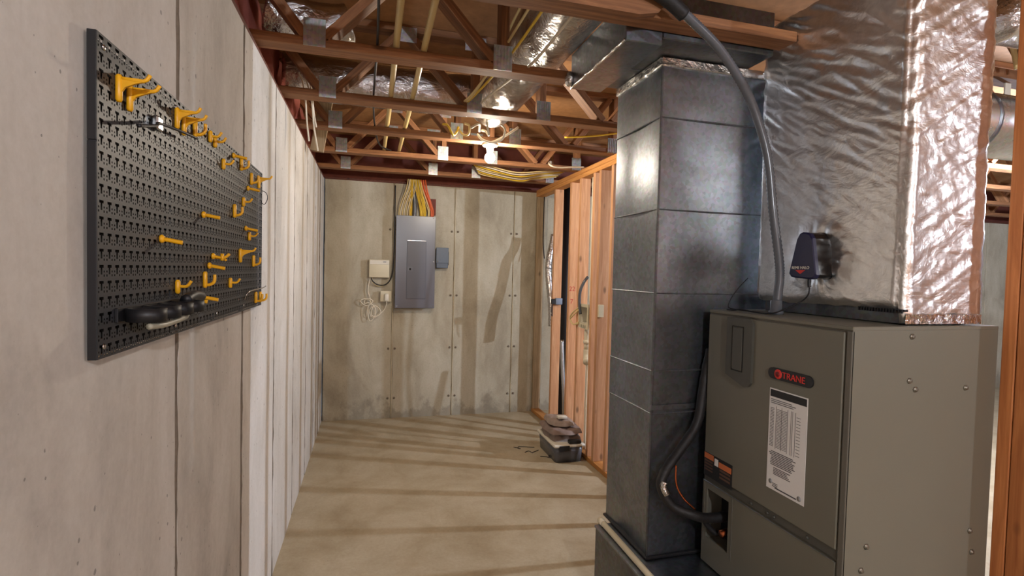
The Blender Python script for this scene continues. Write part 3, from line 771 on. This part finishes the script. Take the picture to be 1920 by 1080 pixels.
for k in range(NP):
    for z in (PZ_0+.02, PZ_1-.02):
        MB().lathe((PXF, PY_0+k*PW+.02, z), [(.005, -.001), (.005, .002), (.003, .003)], 8, 'x').build('screw', M_steel, pb)

# hook prototypes: origin on the board face, x outwards, z up
def capsule(b, z0, z1, r=.0058, x=.004):
    b.tube([(x, 0, z0), (x, 0, z0+.004), (x, 0, z1-.004), (x, 0, z1)], r, 8, smooth=1, rads=[r*.6, r, r, r*.6])
def hook_long(b, L=.052, h=.044):
    capsule(b, -h, .004)
    b.prism([(.004, -.034), (.004, 0), (L*.75, -.001), (L*.75, -.007), (.030, -.010), (.014, -.018)], -.0025, .0025, 'y')
    b.tube([(.006, 0, -.002), (L*.8, 0, -.004), (L, 0, .008)], .0035, 8, smooth=3)
def hook_u(b, L=.026, h=.04):
    capsule(b, -h, .004)
    b.tube([(.004, 0, -h+.010), (L*.55, 0, -h+.008), (L, 0, -h+.017), (L+.001, 0, -h+.036)], .0042, 8, smooth=5)
def hook_j(b, L=.032, h=.028):
    capsule(b, -h, .004)
    b.tube([(.004, 0, -.010), (L*.7, 0, -.011), (L, 0, .002)], .0036, 8, smooth=3)
def hook_peg(b, L=.042):
    b.lathe((0, 0, 0), [(.0085, 0), (.0095, .004), (.006, .008)], 10, 'x')
    b.tube([(.004, 0, 0), (L*.85, 0, -.006), (L, 0, -.007)], .0048, 8, smooth=3)
def hook_double(b):
    b.lathe((0, 0, 0), [(.0085, 0), (.0095, .004), (.006, .008)], 10, 'x')
    b.tube([(.004, 0, 0), (.03, 0, -.004), (.045, 0, .008)], .0042, 8, smooth=3)
    b.tube([(.026, 0, -.012), (.026, 0, .008)], .005, 8, smooth=1)
    b.tube([(.004, .012, -.004), (.026, .012, -.006), (.034, .012, -.012)], .0036, 8, smooth=3)
protos = {}
def hook(kind, y, z, label, i):
    if kind not in protos:
        b = MB(); {'long': hook_long, 'u': hook_u, 'j': hook_j, 'peg': hook_peg, 'double': hook_double}[kind](b)
        o = b.build('pegboard_hook', M_yellow, None, origin=(0, 0, 0)); protos[kind] = o
    else: o = dup(protos[kind])
    o.location = (PXF+.0006, y, z)
    tag(o, label, 'hook', 'yellow hooks on the pegboard')
HK = [('long', 1.073, 1.880, 'yellow bracket hook nearest the top left pegboard corner'),
 ('long', 1.116, 1.876, 'yellow bracket hook just right of the corner one at the pegboard top'),
 ('long', 1.357, 1.906, 'left yellow bracket hook of the pair at the middle of the pegboard top'),
 ('long', 1.402, 1.902, 'right yellow bracket hook of the pair at the middle of the pegboard top'),
 ('u', 1.482, 1.912, 'yellow U hook right of the middle bracket pair at the pegboard top'),
 ('j', 1.611, 1.918, 'left of two small yellow hooks side by side along the pegboard top'),
 ('j', 1.656, 1.914, 'right of two small yellow hooks side by side along the pegboard top'),
 ('peg', 1.867, 1.907, 'straight yellow peg just above the U hook near the upper right corner'),
 ('j', 1.744, 1.868, 'small yellow hook left of the upper right U hook'),
 ('u', 1.966, 1.916, 'yellow U hook under the straight peg near the upper right corner'),
 ('u', 2.122, 1.892, 'yellow U hook left of the last bracket hook at the right end'),
 ('long', 2.252, 1.902, 'yellow bracket hook at the top right end of the pegboard'),
 ('peg', 2.072, 1.832, 'straight yellow peg below the U hook at the top right end'),
 ('u', 1.879, 1.748, 'yellow U hook on the right half, below a small hook'),
 ('j', 2.001, 1.786, 'small yellow hook on the right half, above a U hook'),
 ('peg', 1.558, 1.686, 'upper of two lone straight yellow pegs mid pegboard'),
 ('peg', 1.272, 1.606, 'lower of two lone straight yellow pegs mid pegboard'),
 ('peg', 2.043, 1.685, 'straight yellow peg over a small hook near the right edge'),
 ('j', 2.094, 1.672, 'small yellow hook under a straight peg near the right edge'),
 ('long', 1.961, 1.606, 'yellow bracket hook in the lower right part of the pegboard'),
 ('u', 2.169, 1.588, 'yellow U hook right of the lower bracket hook'),
 ('double', 1.647, 1.577, 'branched yellow hook with several prongs in the lower cluster'),
 ('peg', 1.612, 1.550, 'straight yellow peg just below the branched hook'),
 ('u', 1.570, 1.530, 'yellow U hook at the centre of the lower cluster'),
 ('j', 1.832, 1.508, 'small yellow hook right of the lower centre U hook'),
 ('j', 1.364, 1.512, 'small yellow hook leftmost in the lower cluster'),
 ('peg', 1.452, 1.467, 'left of two fat yellow pegs low on the pegboard'),
 ('peg', 1.548, 1.466, 'right of two fat yellow pegs low on the pegboard'),
 ('u', 2.215, 1.446, 'left yellow U hook of the pair at the bottom right corner'),
 ('u', 2.300, 1.443, 'right yellow U hook of the pair at the bottom right corner')]
for i, h in enumerate(HK): hook(*h, i)
# dark wire hooks
wt = thing('wire_tool_hook', (PXF, 1.24, 1.84), 'black bent wire tool hook under the upper brackets', 'hook')
MB().tube([(PXF+.03, 1.085, 1.800), (PXF+.028, 1.17, 1.822), (PXF+.012, 1.235, 1.842), (PXF+.026, 1.32, 1.848), (PXF+.03, 1.41, 1.855)], .0032, 8).build('prongs', M_black, wt)
MB().bbox(PXF+.0006, PXF+.013, 1.222, 1.252, 1.828, 1.856, .003).build('clip', M_steel, wt)
tag(MB().tube([(PXF+.001, 2.04, 1.430), (PXF+.012, 2.04, 1.455), (PXF+.018, 2.12, 1.462), (PXF+.016, 2.28, 1.463), (PXF+.014, 2.36, 1.468)], .0022, 6).build('hex_wrench', M_steel), 'thin steel wire hook low near the right end of the pegboard', 'hook')
tag(MB().tube([(PXF+.0015, 2.325, 1.86), (PXF+.016, 2.34, 1.852), (PXF+.020, 2.345, 1.83), (PXF+.010, 2.34, 1.806), (PXF+.0015, 2.325, 1.81)], .0014, 6).build('wire_loop', M_black), 'tiny dark wire loop at the top right edge of the pegboard', 'wire')
# tool rack at lower left
rk = thing('tool_rack', (PXF+.03, 1.22, 1.436), 'black ring tool rack low on the left end of the pegboard', 'rack')
MB().bbox(PXF+.0006, PXF+.006, 1.065, 1.40, 1.446, 1.472, .001).build('back_bar', M_black, rk)
for k, yy in enumerate((1.10, 1.175, 1.25, 1.325)):
    b = MB(); n = 20; ro, ri = .032, .024; c = (PXF+.038, yy)
    vs = []
    for (rad, z) in ((ro, 1.446), (ro, 1.470), (ri, 1.470), (ri, 1.446)):
        vs += [(c[0]+rad*math.cos(2*math.pi*q/n), c[1]+rad*math.sin(2*math.pi*q/n), z) for q in range(n)]
    fs = [(r_*n+q, r_*n+(q+1) % n, ((r_+1) % 4)*n+(q+1) % n, ((r_+1) % 4)*n+q) for r_ in range(4) for q in range(n)]
    b.add(vs, fs, True); b.build('ring', M_black, rk)
b = MB(); b.tube([(PXF+.052, 1.07, 1.439), (PXF+.060, 1.13, 1.437), (PXF+.055, 1.25, 1.440), (PXF+.03, 1.34, 1.4405)], .0055, 8); b.build('front_strip', plain('rack_strip', (150, 146, 128), .4), rk)
tag(MB().tube([(PXF+.036, 1.315, 1.4725), (PXF+.036, 1.37, 1.480), (PXF+.034, 1.43, 1.474)], .012, 8).build('pliers_case', M_black), 'black tool lying across the right end of the ring rack', 'tool')

# ================================================================ ELECTRICAL PANEL AREA
ep = thing('electrical_panel', (.444, YB-.05, 1.15), 'tall grey breaker panel on the concrete back wall', 'panel')
EX0, EX1, EZ0, EZ1 = .240, .640, 1.150, 2.095
MB().bbox(EX0+.012, EX1-.012, YB-.080, YB-.006, EZ0+.012, EZ1-.012, .003).build('box', M_panel2, ep)
MB().bbox(EX0, EX1, YB-.088, YB-.0805, EZ0, EZ1, .003).build('cover', M_panel, ep)
dor = MB().bbox(.352, .548, YB-.094, YB-.0885, 1.246, 1.838, .003).build('door', M_panel2, ep); dor['_w'] = ep['_w']
la = MB().bbox(.362, .412, YB-.0975, YB-.0945, 1.528, 1.572, .002).build('latch', M_panel, dor)
MB().bbox(.378, .396, YB-.100, YB-.098, 1.540, 1.562, .002).build('latch_slot', M_hole, dor)
b = MB(); b.bbox(.356, .544, YB-.0955, YB-.0935, 1.8385, 1.8445, .001); b.build('door_rail', M_steel, ep)
for x, z in ((.262, 1.17), (.618, 1.17), (.262, 2.075), (.618, 2.075), (.258, 1.63), (.625, 1.63)):
    MB().lathe((x, YB-.088, z), [(.006, .001), (.006, -.002), (.004, -.003)], 10, 'y').build('screw', M_steel, ep)
db = thing('disconnect_box', (.715, YB-.04, 1.56), 'small slate-grey switch box right of the breaker panel', 'switch box')
MB().bbox(.656, .778, YB-.070, YB-.006, 1.570, 1.778, .004).build('box', M_disc, db)
MB().bbox(.652, .780, YB-.076, YB-.0705, 1.620, 1.782, .003).build('lid', M_disc, db)
MB().lathe((.668, YB-.076, 1.64), [(.006, .001), (.006, -.003)], 10, 'y').build('screw', M_steel, db)
MB().bbox(.7815, .7845, YB-.072, YB-.01, 1.60, 1.74, .001).build('side_rail', M_steel, db)
nb = thing('network_box', (.08, YB-.03, 1.455), 'white plastic utility box left of the breaker panel', 'utility box')
MB().bbox(-.018, .182, YB-.052, YB-.006, 1.458, 1.640, .006, seg=2).build('case', M_cream, nb)
MB().bbox(-.012, .176, YB-.057, YB-.0525, 1.590, 1.634, .002).build('lid', M_white, nb)
MB().bbox(.120, .150, YB-.0595, YB-.0575, 1.612, 1.622, .001).build('indicator', M_inkg, nb)
ob = thing('outlet_box', (.152, YB-.03, 1.21), 'grey outlet box with a plugged-in adapter, lower left of the breaker panel', 'outlet')
MB().bbox(.100, .205, YB-.045, YB-.006, 1.215, 1.320, .003).build('box', M_galvd, ob)
MB().bbox(.098, .207, YB-.048, YB-.0455, 1.213, 1.322, .001).build('cover_plate', M_cream, ob)
MB().bbox(.140, .178, YB-.085, YB-.0485, 1.222, 1.296, .006, seg=2).build('plug_adapter', M_white, ob)
def cable(name, pts, r, mat, label, cat='cable', group=None, n=7):
    return tag(MB().tube(pts, r, n).build(name, mat), label, cat, group)
yq = YB-.025
cable('adapter_cord', [(.159, YB-.07, 1.221), (.157, YB-.05, 1.18), (.13, yq, 1.12), (.07, yq, 1.06), (.02, yq, 1.05), (-.01, yq, 1.11), (.015, yq, 1.17), (-.02, yq, 1.20), (-.055, yq, 1.19), (-.05, yq, 1.23), (-.01, yq, 1.225), (.01, yq, 1.18)], .0045, M_rw, 'white cord looping from the plug adapter to the hanging coil', 'cord')
rn = random.Random(4)
for k, (cx_, cz_, w_, h_) in enumerate(((-.035, 1.205, .055, .035), (.01, 1.10, .038, .085), (.05, 1.115, .045, .055))):
    p = [(cx_+w_*math.cos(a)+.2*w_*math.sin(2*a+k), yq-.012-.006*k, cz_+h_*math.sin(a)) for a in [2*math.pi*q/12 for q in range(13)]]
    cable('coiled_cord', p, .0045, M_rw, ['loose upper loop of white cord below the utility box', 'long drooping loop of white cord below the utility box', 'right-hand loop of white cord beside the outlet box'][k], 'cord', 'coil of white cord')
cable('drop_cord', [(-.005, YB-.04, 1.457), (-.02, yq, 1.38), (-.022, yq, 1.31), (-.005, yq, 1.25), (.012, yq, 1.16), (.02, yq, 1.13)], .0045, M_rw, 'white cord dropping from the underside of the utility box', 'cord')
cable('drop_cord', [(.012, YB-.045, 1.457), (.025, yq, 1.40), (.07, yq, 1.37), (.12, yq, 1.372), (.16, yq, 1.40)], .003, M_rc, 'thin cream lead sagging under the utility box', 'cord')
cable('black_cable', [(.004, YB-.05, 1.457), (.02, YB-.04, 1.42), (.07, YB-.035, 1.385), (.14, YB-.035, 1.385), (.195, YB-.035, 1.44), (.218, YB-.035, 1.54), (.226, YB-.04, 1.75), (.229, YB-.05, 1.95), (.228, YB-.04, 2.15), (.229, YB-.03, 2.40)], .006, M_black, 'black cable running from the utility box up the left side of the breaker panel')
# the fan of cables entering the panel top
rn = random.Random(21)
def fan(mat, x0, x1, label, group, r=.0055, d=.03, sp=.0):
    cable('feed_cable', [(x0, YB-.05-d*rn.random(), EZ1-.014), (x0+.003, YB-.06, EZ1+.06), (x0+(x1-x0)*.35, YB-.07-d*rn.random(), EZ1+.16), (x0+(x1-x0)*.8, YB-.09-d*rn.random(), EZ1+.27), (x1, YB-.10-sp, ZC+.012)], r, mat, label, 'cable', group)
for k in range(7): fan(M_rw if k % 2 else M_rc, .268+.017*k, .352+.014*k+(.004 if k % 2 else 0), ORD[k]+' pale cable from the left in the fan above the breaker panel', 'pale feed cables')
for k in range(3): fan(M_ry, .372+.010*k, .374+.012*k, ['left', 'middle', 'right'][k]+' one of three yellow cables left of the grey service cable', 'middle yellow feed cables')
for k in range(6): fan(M_ry, .478+.011*k, .415+.012*k, ORD[k]+' yellow cable right of the thick grey service cable', 'right yellow feed cables')
for k in range(2): fan(M_rc, .560+.012*k, .452+.024*k, ['left', 'right'][k]+' cream cable between the yellow and orange ones above the breaker panel', 'cream feed cables')
for k in range(3): fan(M_ro, .590+.010*k, .478+.022*k, ['left', 'middle', 'right'][k]+' orange cable at the right of the fan above the breaker panel', 'orange feed cables', .0085)
tag(MB().tube([(.425, YB-.055, EZ1-.014), (.425, YB-.055, EZ1+.12), (.415, YB-.06, EZ1+.24), (.40, YB-.08, ZC+.012)], .019, 10).build('service_cable', M_cond), 'thick grey service cable at the centre of the cable fan', 'cable')
tag(MB().bbox(.565, .645, YB-.022, YB-.006, 2.115, 2.285, .003).build('mounting_board', M_dosb), 'small red-brown board behind the orange cables', 'board')

# ================================================================ OVERHEAD PIPES, DUCTS AND WIRES
def ypipe(x, z, r, mat, name, label, cat, y0=1.75, y1=4.35):
    return tag(MB().tube([(x, y0, z), (x+.004, (y0+y1)/2, z), (x, y1, z)], r, 10).build(name, mat), label, cat)
zp = ZC+TH+.0005
ypipe(.088, zp+.014, .0138, M_cpvc, 'water_pipe', 'left tan plastic water pipe resting across the trusses', 'pipe')
ypipe(.205, zp+.014, .0138, M_cpvc, 'water_pipe', 'right tan plastic water pipe resting across the trusses', 'pipe')
tag(MB().tube([(.012, 1.75, zp+.008), (.012, 2.3, zp+.006), (.0, 3.0, zp+.006), (.012, 3.6, zp+.006), (.05, 4.0, zp-.02), (.14, 4.25, zp-.0)], .0055, 7).build('black_cable', M_black), 'black cable running over the trusses left of the tan pipes', 'cable')
# round foil duct in the chase, running with the camera
def round_foil(name, pts, r, mat, label, seg=14, n=28, wr=.012, sm=10):
    P, _ = catmull([Vector(p) for p in pts], sm); b = MB(); rings = []
    b.tube(P, r, n, smooth=1)
    for v in b.v:
        d = noise.noise(Vector((v.x*9, v.y*9, v.z*9)))*wr+abs(noise.noise(Vector((v.x*25, v.y*5, v.z*25))))*wr*.6
        v.x += d*.6; v.z += d*.6; v.y += d*.3
    return tag(b.build(name, mat), label, 'duct')
round_foil('foil_duct', [(.775, 1.76, 2.668), (.770, 2.3, 2.664), (.765, 2.9, 2.660), (.76, 3.10, 2.660), (.76, 3.42, 2.66)], .150, M_flex, 'shiny round foil duct running through the truss opening toward the bulb')
round_foil('foil_duct', [(-.50, 3.29, 2.665), (-.1, 3.29, 2.658), (.25, 3.29, 2.655), (.58, 3.29, 2.66)], .128, M_flex, 'foil-wrapped duct lying crosswise between trusses on the left')
round_foil('foil_duct', [(-.48, 2.63, 2.72), (-.32, 2.65, 2.70), (-.2, 2.66, 2.70), (-.12, 2.67, 2.72)], .10, M_flex, 'crumpled foil duct end showing between trusses above the left wall', wr=.02)
for k, (dx, dz) in enumerate(((-.185, -.01), (-.165, -.075), (-.175, .09), (-.09, -.15))):
    cable('chase_cable', [(.775+dx*.9, 1.78, 2.64+dz), (.77+dx, 2.2, 2.60+dz*.8), (.74+dx, 2.5, 2.545+.3*dz), (.70+dx, 2.80, 2.51), (.68+dx, 2.92, 2.505)], .006, (M_rc, M_ry, M_rc, M_rw)[k], ['cream cable on the left flank of the round foil duct', 'yellow cable beside the round foil duct', 'upper cream cable against the round foil duct', 'white cable under the round foil duct'][k])
# hanging loose wires at the left
for k, (x, dx, zb_) in enumerate(((-.372, .03, 2.25), (-.350, .055, 2.20), (-.335, .03, 2.33))):
    cable('hanging_wire', [(x-.02, 3.04, 2.60), (x, 3.06, 2.55), (x+dx*.4, 3.08, 2.46), (x+dx*.6, 3.1, (2.46+zb_)/2), (x+dx, 3.1, zb_)], .0045, M_rw, ['left', 'longest', 'right'][k]+' loose white wire hanging below the trusses near the left wall', 'wire', 'hanging wire ends')
tag(MB().bbox(-.40, -.31, 3.88, 3.905, 2.36, 2.86, .002, M=Matrix.Translation((-.35, 3.9, 2.5)) @ Matrix.Rotation(.16, 4, 'Y') @ Matrix.Translation((.35, -3.9, -2.5))).build('nailer_board', M_sg), 'pale scrap board hanging between trusses by the left wall', 'board')
# cable loops round the bulb
LO = [([(.44, 3.40, 2.50), (.46, 3.32, 2.47), (.50, 3.36, 2.425), (.53, 3.40, 2.46), (.545, 3.44, 2.50)], M_ry, 'yellow cable loop hanging left of the lit bulb'),
      ([(.57, 3.34, 2.50), (.60, 3.34, 2.49), (.60, 3.36, 2.44), (.575, 3.42, 2.45), (.56, 3.50, 2.50)], M_rc, 'cream cable drooping just left of the lit bulb'),
      ([(.60, 3.28, 2.46), (.66, 3.32, 2.50), (.69, 3.46, 2.50), (.70, 3.50, 2.505)], M_rw, 'white cable rising left of the bulb holder'),
      ([(.70, 3.26, 2.497), (.715, 3.30, 2.47), (.73, 3.34, 2.44), (.72, 3.40, 2.48), (.71, 3.46, 2.50)], M_rw, 'short white cable loop in front of the bulb holder'),
      ([(.79, 3.26, 2.497), (.825, 3.28, 2.47), (.815, 3.32, 2.415), (.76, 3.36, 2.40), (.70, 3.40, 2.425), (.68, 3.46, 2.47)], M_rw, 'thick white cable curling in front of the bulb holder'),
      ([(.92, 3.30, 2.50), (.86, 3.35, 2.46), (.80, 3.42, 2.43), (.78, 3.50, 2.435)], M_rw, 'white cable leading right from the bulb holder')]
for p, m, l in LO: cable('lamp_cable', p, .0075, m, l)
# the bundle sagging between the last trusses
for k in range(7):
    yk = 4.50+.055*k; zz = 2.505-.003*k
    cable('sagging_cable', [(.84+.02*k, yk, zz), (1.02, yk, zz-.03), (1.25+.02*k, yk+.01, zz-.062-.005*(k % 3)), (1.5, yk, zz-.035), (1.74, yk-.01, zz+.002)], .0065, (M_rc, M_rw, M_ry)[k % 3], ORD[k]+' cable from the front in the bundle sagging behind the lit bulb', 'cable', 'sagging cable bundle')
cable('partition_cable', [(1.30, 3.45, 2.505), (1.5, 3.4, 2.52), (1.70, 3.36, 2.55), (1.9, 3.3, 2.55)], .006, M_ry, 'yellow cable running over the top of the stud partition')
cable('looped_cable', [(1.50, 4.30, 2.495), (1.47, 4.22, 2.50), (1.42, 4.12, 2.46), (1.44, 4.08, 2.43), (1.52, 4.10, 2.43), (1.62, 4.12, 2.445), (1.74, 4.14, 2.457)], .007, M_rw, 'white cable looped beside the partition top plate')
# foil flex just above the conduit, at the top edge of the picture
round_foil('foil_duct', [(1.0, 1.50, 2.60), (1.2, 1.48, 2.60), (1.40, 1.45, 2.60), (1.45, 1.44, 2.60)], .085, M_flex, 'foil flex duct at the very top edge above the conduit', wr=.015)

# ================================================================ ON THE STUD WALL
vt = thing('vent_hose', (1.80, 5.0, 1.0), 'silver flexible hose in the stud bay next to the back wall', 'hose')
P, _ = catmull([Vector(p) for p in ((1.86, 5.17, 1.95), (1.84, 5.16, 1.83), (1.805, 5.13, 1.72), (1.79, 5.12, 1.58), (1.795, 5.08, 1.40), (1.80, 5.02, 1.20), (1.80, 5.0, 1.0))], 14)
MB().tube(P, .034, 14, smooth=1, rads=[.034+(.003 if i % 3 == 0 else 0) for i in range(len(P))]).build('hose', M_flex, vt)
MB().lathe((1.79, 5.115, 1.60), [(.038, -.008), (.0395, 0), (.038, .008)], 16).build('clamp', M_steel, vt)
lv = thing('wall_device', (1.79, 4.82, 1.24), 'small blue-grey box with a black plug on the first stud from the corner', 'switch box')
MB().bbox(1.765, 1.835, 4.80, 4.839, 1.235, 1.300, .006, seg=2).build('box', M_strap, lv)
MB().bbox(1.725, 1.764, 4.805, 4.839, 1.240, 1.290, .003).build('plug', M_black, lv)
MB().tube([(1.735, 4.82, 1.242), (1.735, 4.825, 1.17), (1.74, 4.83, 1.12)], .006, 7).build('lead', M_black, lv)
tag(MB().tube([(1.80, 4.70, .9), (1.80, 4.66, .65), (1.805, 4.62, .40), (1.81, 4.60, .12), (1.81, 4.60, .0385)], .020, 10).build('steel_conduit', M_steel), 'bright steel conduit standing in the second stud bay', 'conduit')
tag(MB().tube([(1.80, 4.56, 2.36), (1.80, 4.56, 1.9), (1.80, 4.52, 1.5), (1.80, 4.50, 1.0), (1.80, 4.52, .6)], .008, 7).build('bay_cable', M_black), 'black cable running down the dark second stud bay', 'cable')
tag(MB().tube([(1.785, 5.30, 2.36), (1.785, 5.30, 1.9), (1.79, 5.26, 1.7)], .006, 7).build('bay_cable', M_black), 'thin black cable high in the corner stud bay', 'cable')
tag(MB().tube([(2.0, 5.16, .0), (2.0, 5.16, 1.2), (2.0, 5.16, ZC-.0)], .055, 16, smooth=1).build('dark_filler', M_black), 'black column added behind the stud partition to darken the gap between studs', 'pipe')  # black cylinder added behind the studs, standing in for a shaded gap
# washer outlet box
wo = thing('washer_box', (1.78, 4.06, 1.08), 'open white washer outlet box set between studs', 'outlet box')
y0, y1, z0, z1 = 3.960, 4.165, 1.085, 1.292
b = MB(); b.box(1.742, 1.752, y0, y1, z1-.025, z1); b.box(1.742, 1.752, y0, y1, z0, z0+.045); b.box(1.742, 1.752, y0, y0+.022, z0+.045, z1-.025); b.box(1.742, 1.752, y1-.022, y1, z0+.045, z1-.025)
b.build('frame', M_cream, wo)
b = MB(); b.box(1.752, 1.82, y0+.015, y1-.015, z1-.028, z1-.025); b.box(1.752, 1.82, y0+.015, y1-.015, z0+.04, z0+.045); b.box(1.752, 1.82, y0+.015, y0+.02, z0+.045, z1-.028); b.box(1.752, 1.82, y1-.02, y1-.015, z0+.045, z1-.028); b.box(1.82, 1.823, y0+.015, y1-.015, z0+.04, z1-.025)
b.build('recess', M_white, wo)
for k in range(3): MB().box(1.7405, 1.742, y0+.05+k*.04, y0+.058+k*.04, z0+.004, z0+.03).build('slot', M_hole, wo)
tr = thing('drain_trap', (1.79, 4.05, .80), 'white PVC drain elbow hanging below the washer outlet box', 'pipe')
MB().tube([(1.785, 4.06, 1.084), (1.785, 4.062, 1.0), (1.785, 4.06, .90)], .026, 14, smooth=2).build('tailpiece', M_pvc, tr)
MB().tube([(1.785, 4.06, .905), (1.785, 4.055, .86), (1.775, 4.035, .825), (1.76, 4.00, .805)], .031, 14).build('elbow', M_pvc, tr)
MB().lathe((1.785, 4.061, .97), [(.033, -.014), (.034, 0), (.033, .014)], 14).build('coupling', M_pvc, tr)
tag(MB().tube([(1.81, 4.09, 2.37), (1.81, 4.09, 2.0), (1.81, 4.085, 1.30)], .0075, 8).build('riser_pipe', M_pvc), 'thin white pipe rising from the washer outlet box to the top plate', 'pipe')
tag(MB().tube([(1.80, 4.075, .79), (1.80, 4.08, .5), (1.80, 4.08, .0385)], .010, 8).build('riser_pipe', M_pvc), 'thin white pipe running from the drain elbow down to the floor plate', 'pipe')
cable('supply_hose', [(1.80, 4.12, 1.52), (1.765, 4.11, 1.48), (1.735, 4.12, 1.40), (1.73, 4.12, 1.30), (1.738, 4.11, 1.20)], .013, M_cond, 'grey hose bent into the washer outlet box', 'hose')
for k in range(2):
    cable('spare_cable', [(1.738, 4.155, 1.255-.02*k), (1.715, 4.24, 1.20-.03*k), (1.72, 4.30, 1.14), (1.728, 4.24, 1.10), (1.735, 4.14, 1.12+.01*k)], .0065, M_rc, ['upper', 'lower'][k]+' cream cable loop sticking out left of the washer outlet box')
tag(MB().bbox(1.748, 1.792, 3.766, 3.7895, 1.205, 1.305, .003).build('switch_plate', M_cream), 'small cream switch box on the stud nearest the washer outlet', 'switch')

# ================================================================ BIN OF RAGS
bn = thing('storage_bin', (1.58, 4.12, 0), 'smoky plastic storage bin with a white lid by the stud wall', 'bin')
BX0, BX1, BY0, BY1 = 1.475, 1.705, 3.915, 4.335
def tub(x0, x1, y0, y1, z0, z1, fl, mat, name):
    b = MB(); R = .03
    def ring(e, z):
        out = []
        for (cx_, cy_, a0) in ((x1-R, y1-R, 0), (x0+R, y1-R, 90), (x0+R, y0+R, 180), (x1-R, y0+R, 270)):
            for k in range(5):
                a = math.radians(a0+90*k/4); out.append((cx_+(R+e)*math.cos(a), cy_+(R+e)*math.sin(a), z))
        return out
    n = 20; rr = [ring(0, z0), ring(fl*.5, (z0+z1)/2), ring(fl, z1), ring(fl-.003, z1), ring(fl*.5-.003, (z0+z1)/2), ring(-.003, z0+.003)]
    vs = [v for q in rr for v in q]; fs = [(i*n+k, i*n+(k+1) % n, (i+1)*n+(k+1) % n, (i+1)*n+k) for i in range(5) for k in range(n)]
    fs += [tuple(range(n)), tuple(5*n+k for k in range(n))]; b.add(vs, fs, True)
    return b.build(name, mat, bn)
tub(BX0, BX1, BY0, BY1, .0008, .128, .012, M_bin, 'tub')
MB().bbox(BX0-.022, BX1+.020, BY0-.022, BY1+.02, .128, .152, .010, seg=2).build('lid', M_white, bn)
MB().bbox(BX0+.02, BX0+.11, BY0-.028, BY0-.0225, .10, .146, .003).build('clasp', M_black, bn)
def rag(x0, x1, y0, y1, z0, h, seed, mat, label, name='folded_tarp', tilt=0.):
    n = 22; vs = []; fs = []
    for s_ in (0, 1):
        for a in range(n+1):
            for c in range(n+1):
                u_, v_ = a/n*2-1, c/n*2-1
                e = max(0, 1-max(abs(u_), abs(v_))**6)**.5
                rr_ = 1-.16*abs(u_*v_)+.10*noise.noise(Vector((u_*1.7, v_*1.7, seed)))
                x = (x0+x1)/2+(x1-x0)/2*u_*rr_; y = (y0+y1)/2+(y1-y0)/2*v_*rr_
                top = h*(.72+.35*noise.noise(Vector((u_*2.2, v_*2.2, seed+4)))+.12*noise.noise(Vector((u_*7, v_*5, seed))))
                z = z0+(top*e if s_ else 0)+tilt*u_
                if s_ == 0: z = z0+.0+tilt*u_
                vs.append((x, y, max(z, z0-.02)))
    w = n+1; o_ = w*w
    for a in range(n):
        for c in range(n):
            q = (a*w+c, (a+1)*w+c, (a+1)*w+c+1, a*w+c+1)
            fs.append(tuple(o_+i for i in q)); fs.append(q[::-1])
    b = MB(); b.add(vs, fs, True); return tag(b.build(name, mat), label, 'tarp', 'rags on the bin')
M_cloth2 = plain('brown_cloth', (132, 114, 106), .8, var=.3, scale=20, bump=.4)
rag(BX0-.01, BX1+.045, BY0+.05, BY1+.02, .1525, .062, 1, M_cloth, 'crumpled grey-brown tarp lying on the bin lid')
rag(BX0-.03, BX1+.05, BY0+.03, BY1+.0, .214, .056, 7, M_cloth2, 'folded brown cloth in the middle of the pile on the bin')
rag(BX0+.0, BX1-.01, BY0+.09, BY1-.02, .268, .05, 12, M_cloth, 'top fold of brown cloth on the bin pile')
tag(MB().bbox(1.55, 1.63, 4.07, 4.13, .312, .334, .006, seg=2).build('white_block', M_white), 'small white block on top of the cloth pile', 'block')
tag(MB().bbox(1.585, 1.690, 3.898, 3.945, .1530, .182, .006, seg=2).build('black_strap', M_black), 'black buckle at the near edge of the bin lid', 'buckle')
for k, (x, y) in enumerate(((1.30, 4.20), (1.40, 4.06), (1.24, 4.32))):
    rr = random.Random(k); p = [(x+.05*q*rr.uniform(.3, 1), y+.03*math.sin(q*2+k), .0035) for q in range(5)]
    tag(MB().tube(p, .003, 5).build('debris_scrap', M_blackr), ['middle', 'nearest', 'farthest'][k]+' dark scrap of debris on the floor beside the bin', 'debris')

# ================================================================ BEYOND THE POST, RIGHT EDGE
bd_ = thing('branch_duct', (3.0, 1.685, 2.11), 'bright round metal duct seen past the foil plenum at the right', 'duct')
MB().tube([(2.2, 1.685, 2.25), (3.9, 1.685, 2.25)], .135, 24, smooth=1).build('pipe', galv('bright_duct', (196, 204, 214), .25), bd_)
for x in (2.5, 3.1, 3.7): MB().lathe((x, 1.685, 2.25), [(.137, -.012), (.141, 0), (.137, .012)], 24, 'x').build('band', M_galv, bd_)
for x in (2.4, 2.72, 3.5): MB().bbox(x, x+.035, 1.68, 1.688, 2.38, ZC-.0003, .001).build('hanger_strap', M_white, bd_)
round_foil('foil_duct', [(2.2, 1.40, 2.52), (2.6, 1.42, 2.55), (3.1, 1.42, 2.55)], .085, M_flex, 'crumpled foil duct high beside the right-hand post', wr=.02)
for k in range(2):
    cable('loose_cable', [(2.53+.05*k, 1.645, 2.850), (2.54+.05*k, 1.60, 2.76), (2.57+.05*k, 1.585, 2.62), (2.62+.06*k, 1.58, 2.46)], .010, M_rc, ['left', 'right'][k]+' pale cable hanging between the plenum and the post')
tag(MB().bbox(2.12, 2.158, 1.642, 1.727, 2.05, ZC-.0005, .002).build('nailer_block', M_pz), 'short timber block hanging behind the foil plenum corner', 'block')
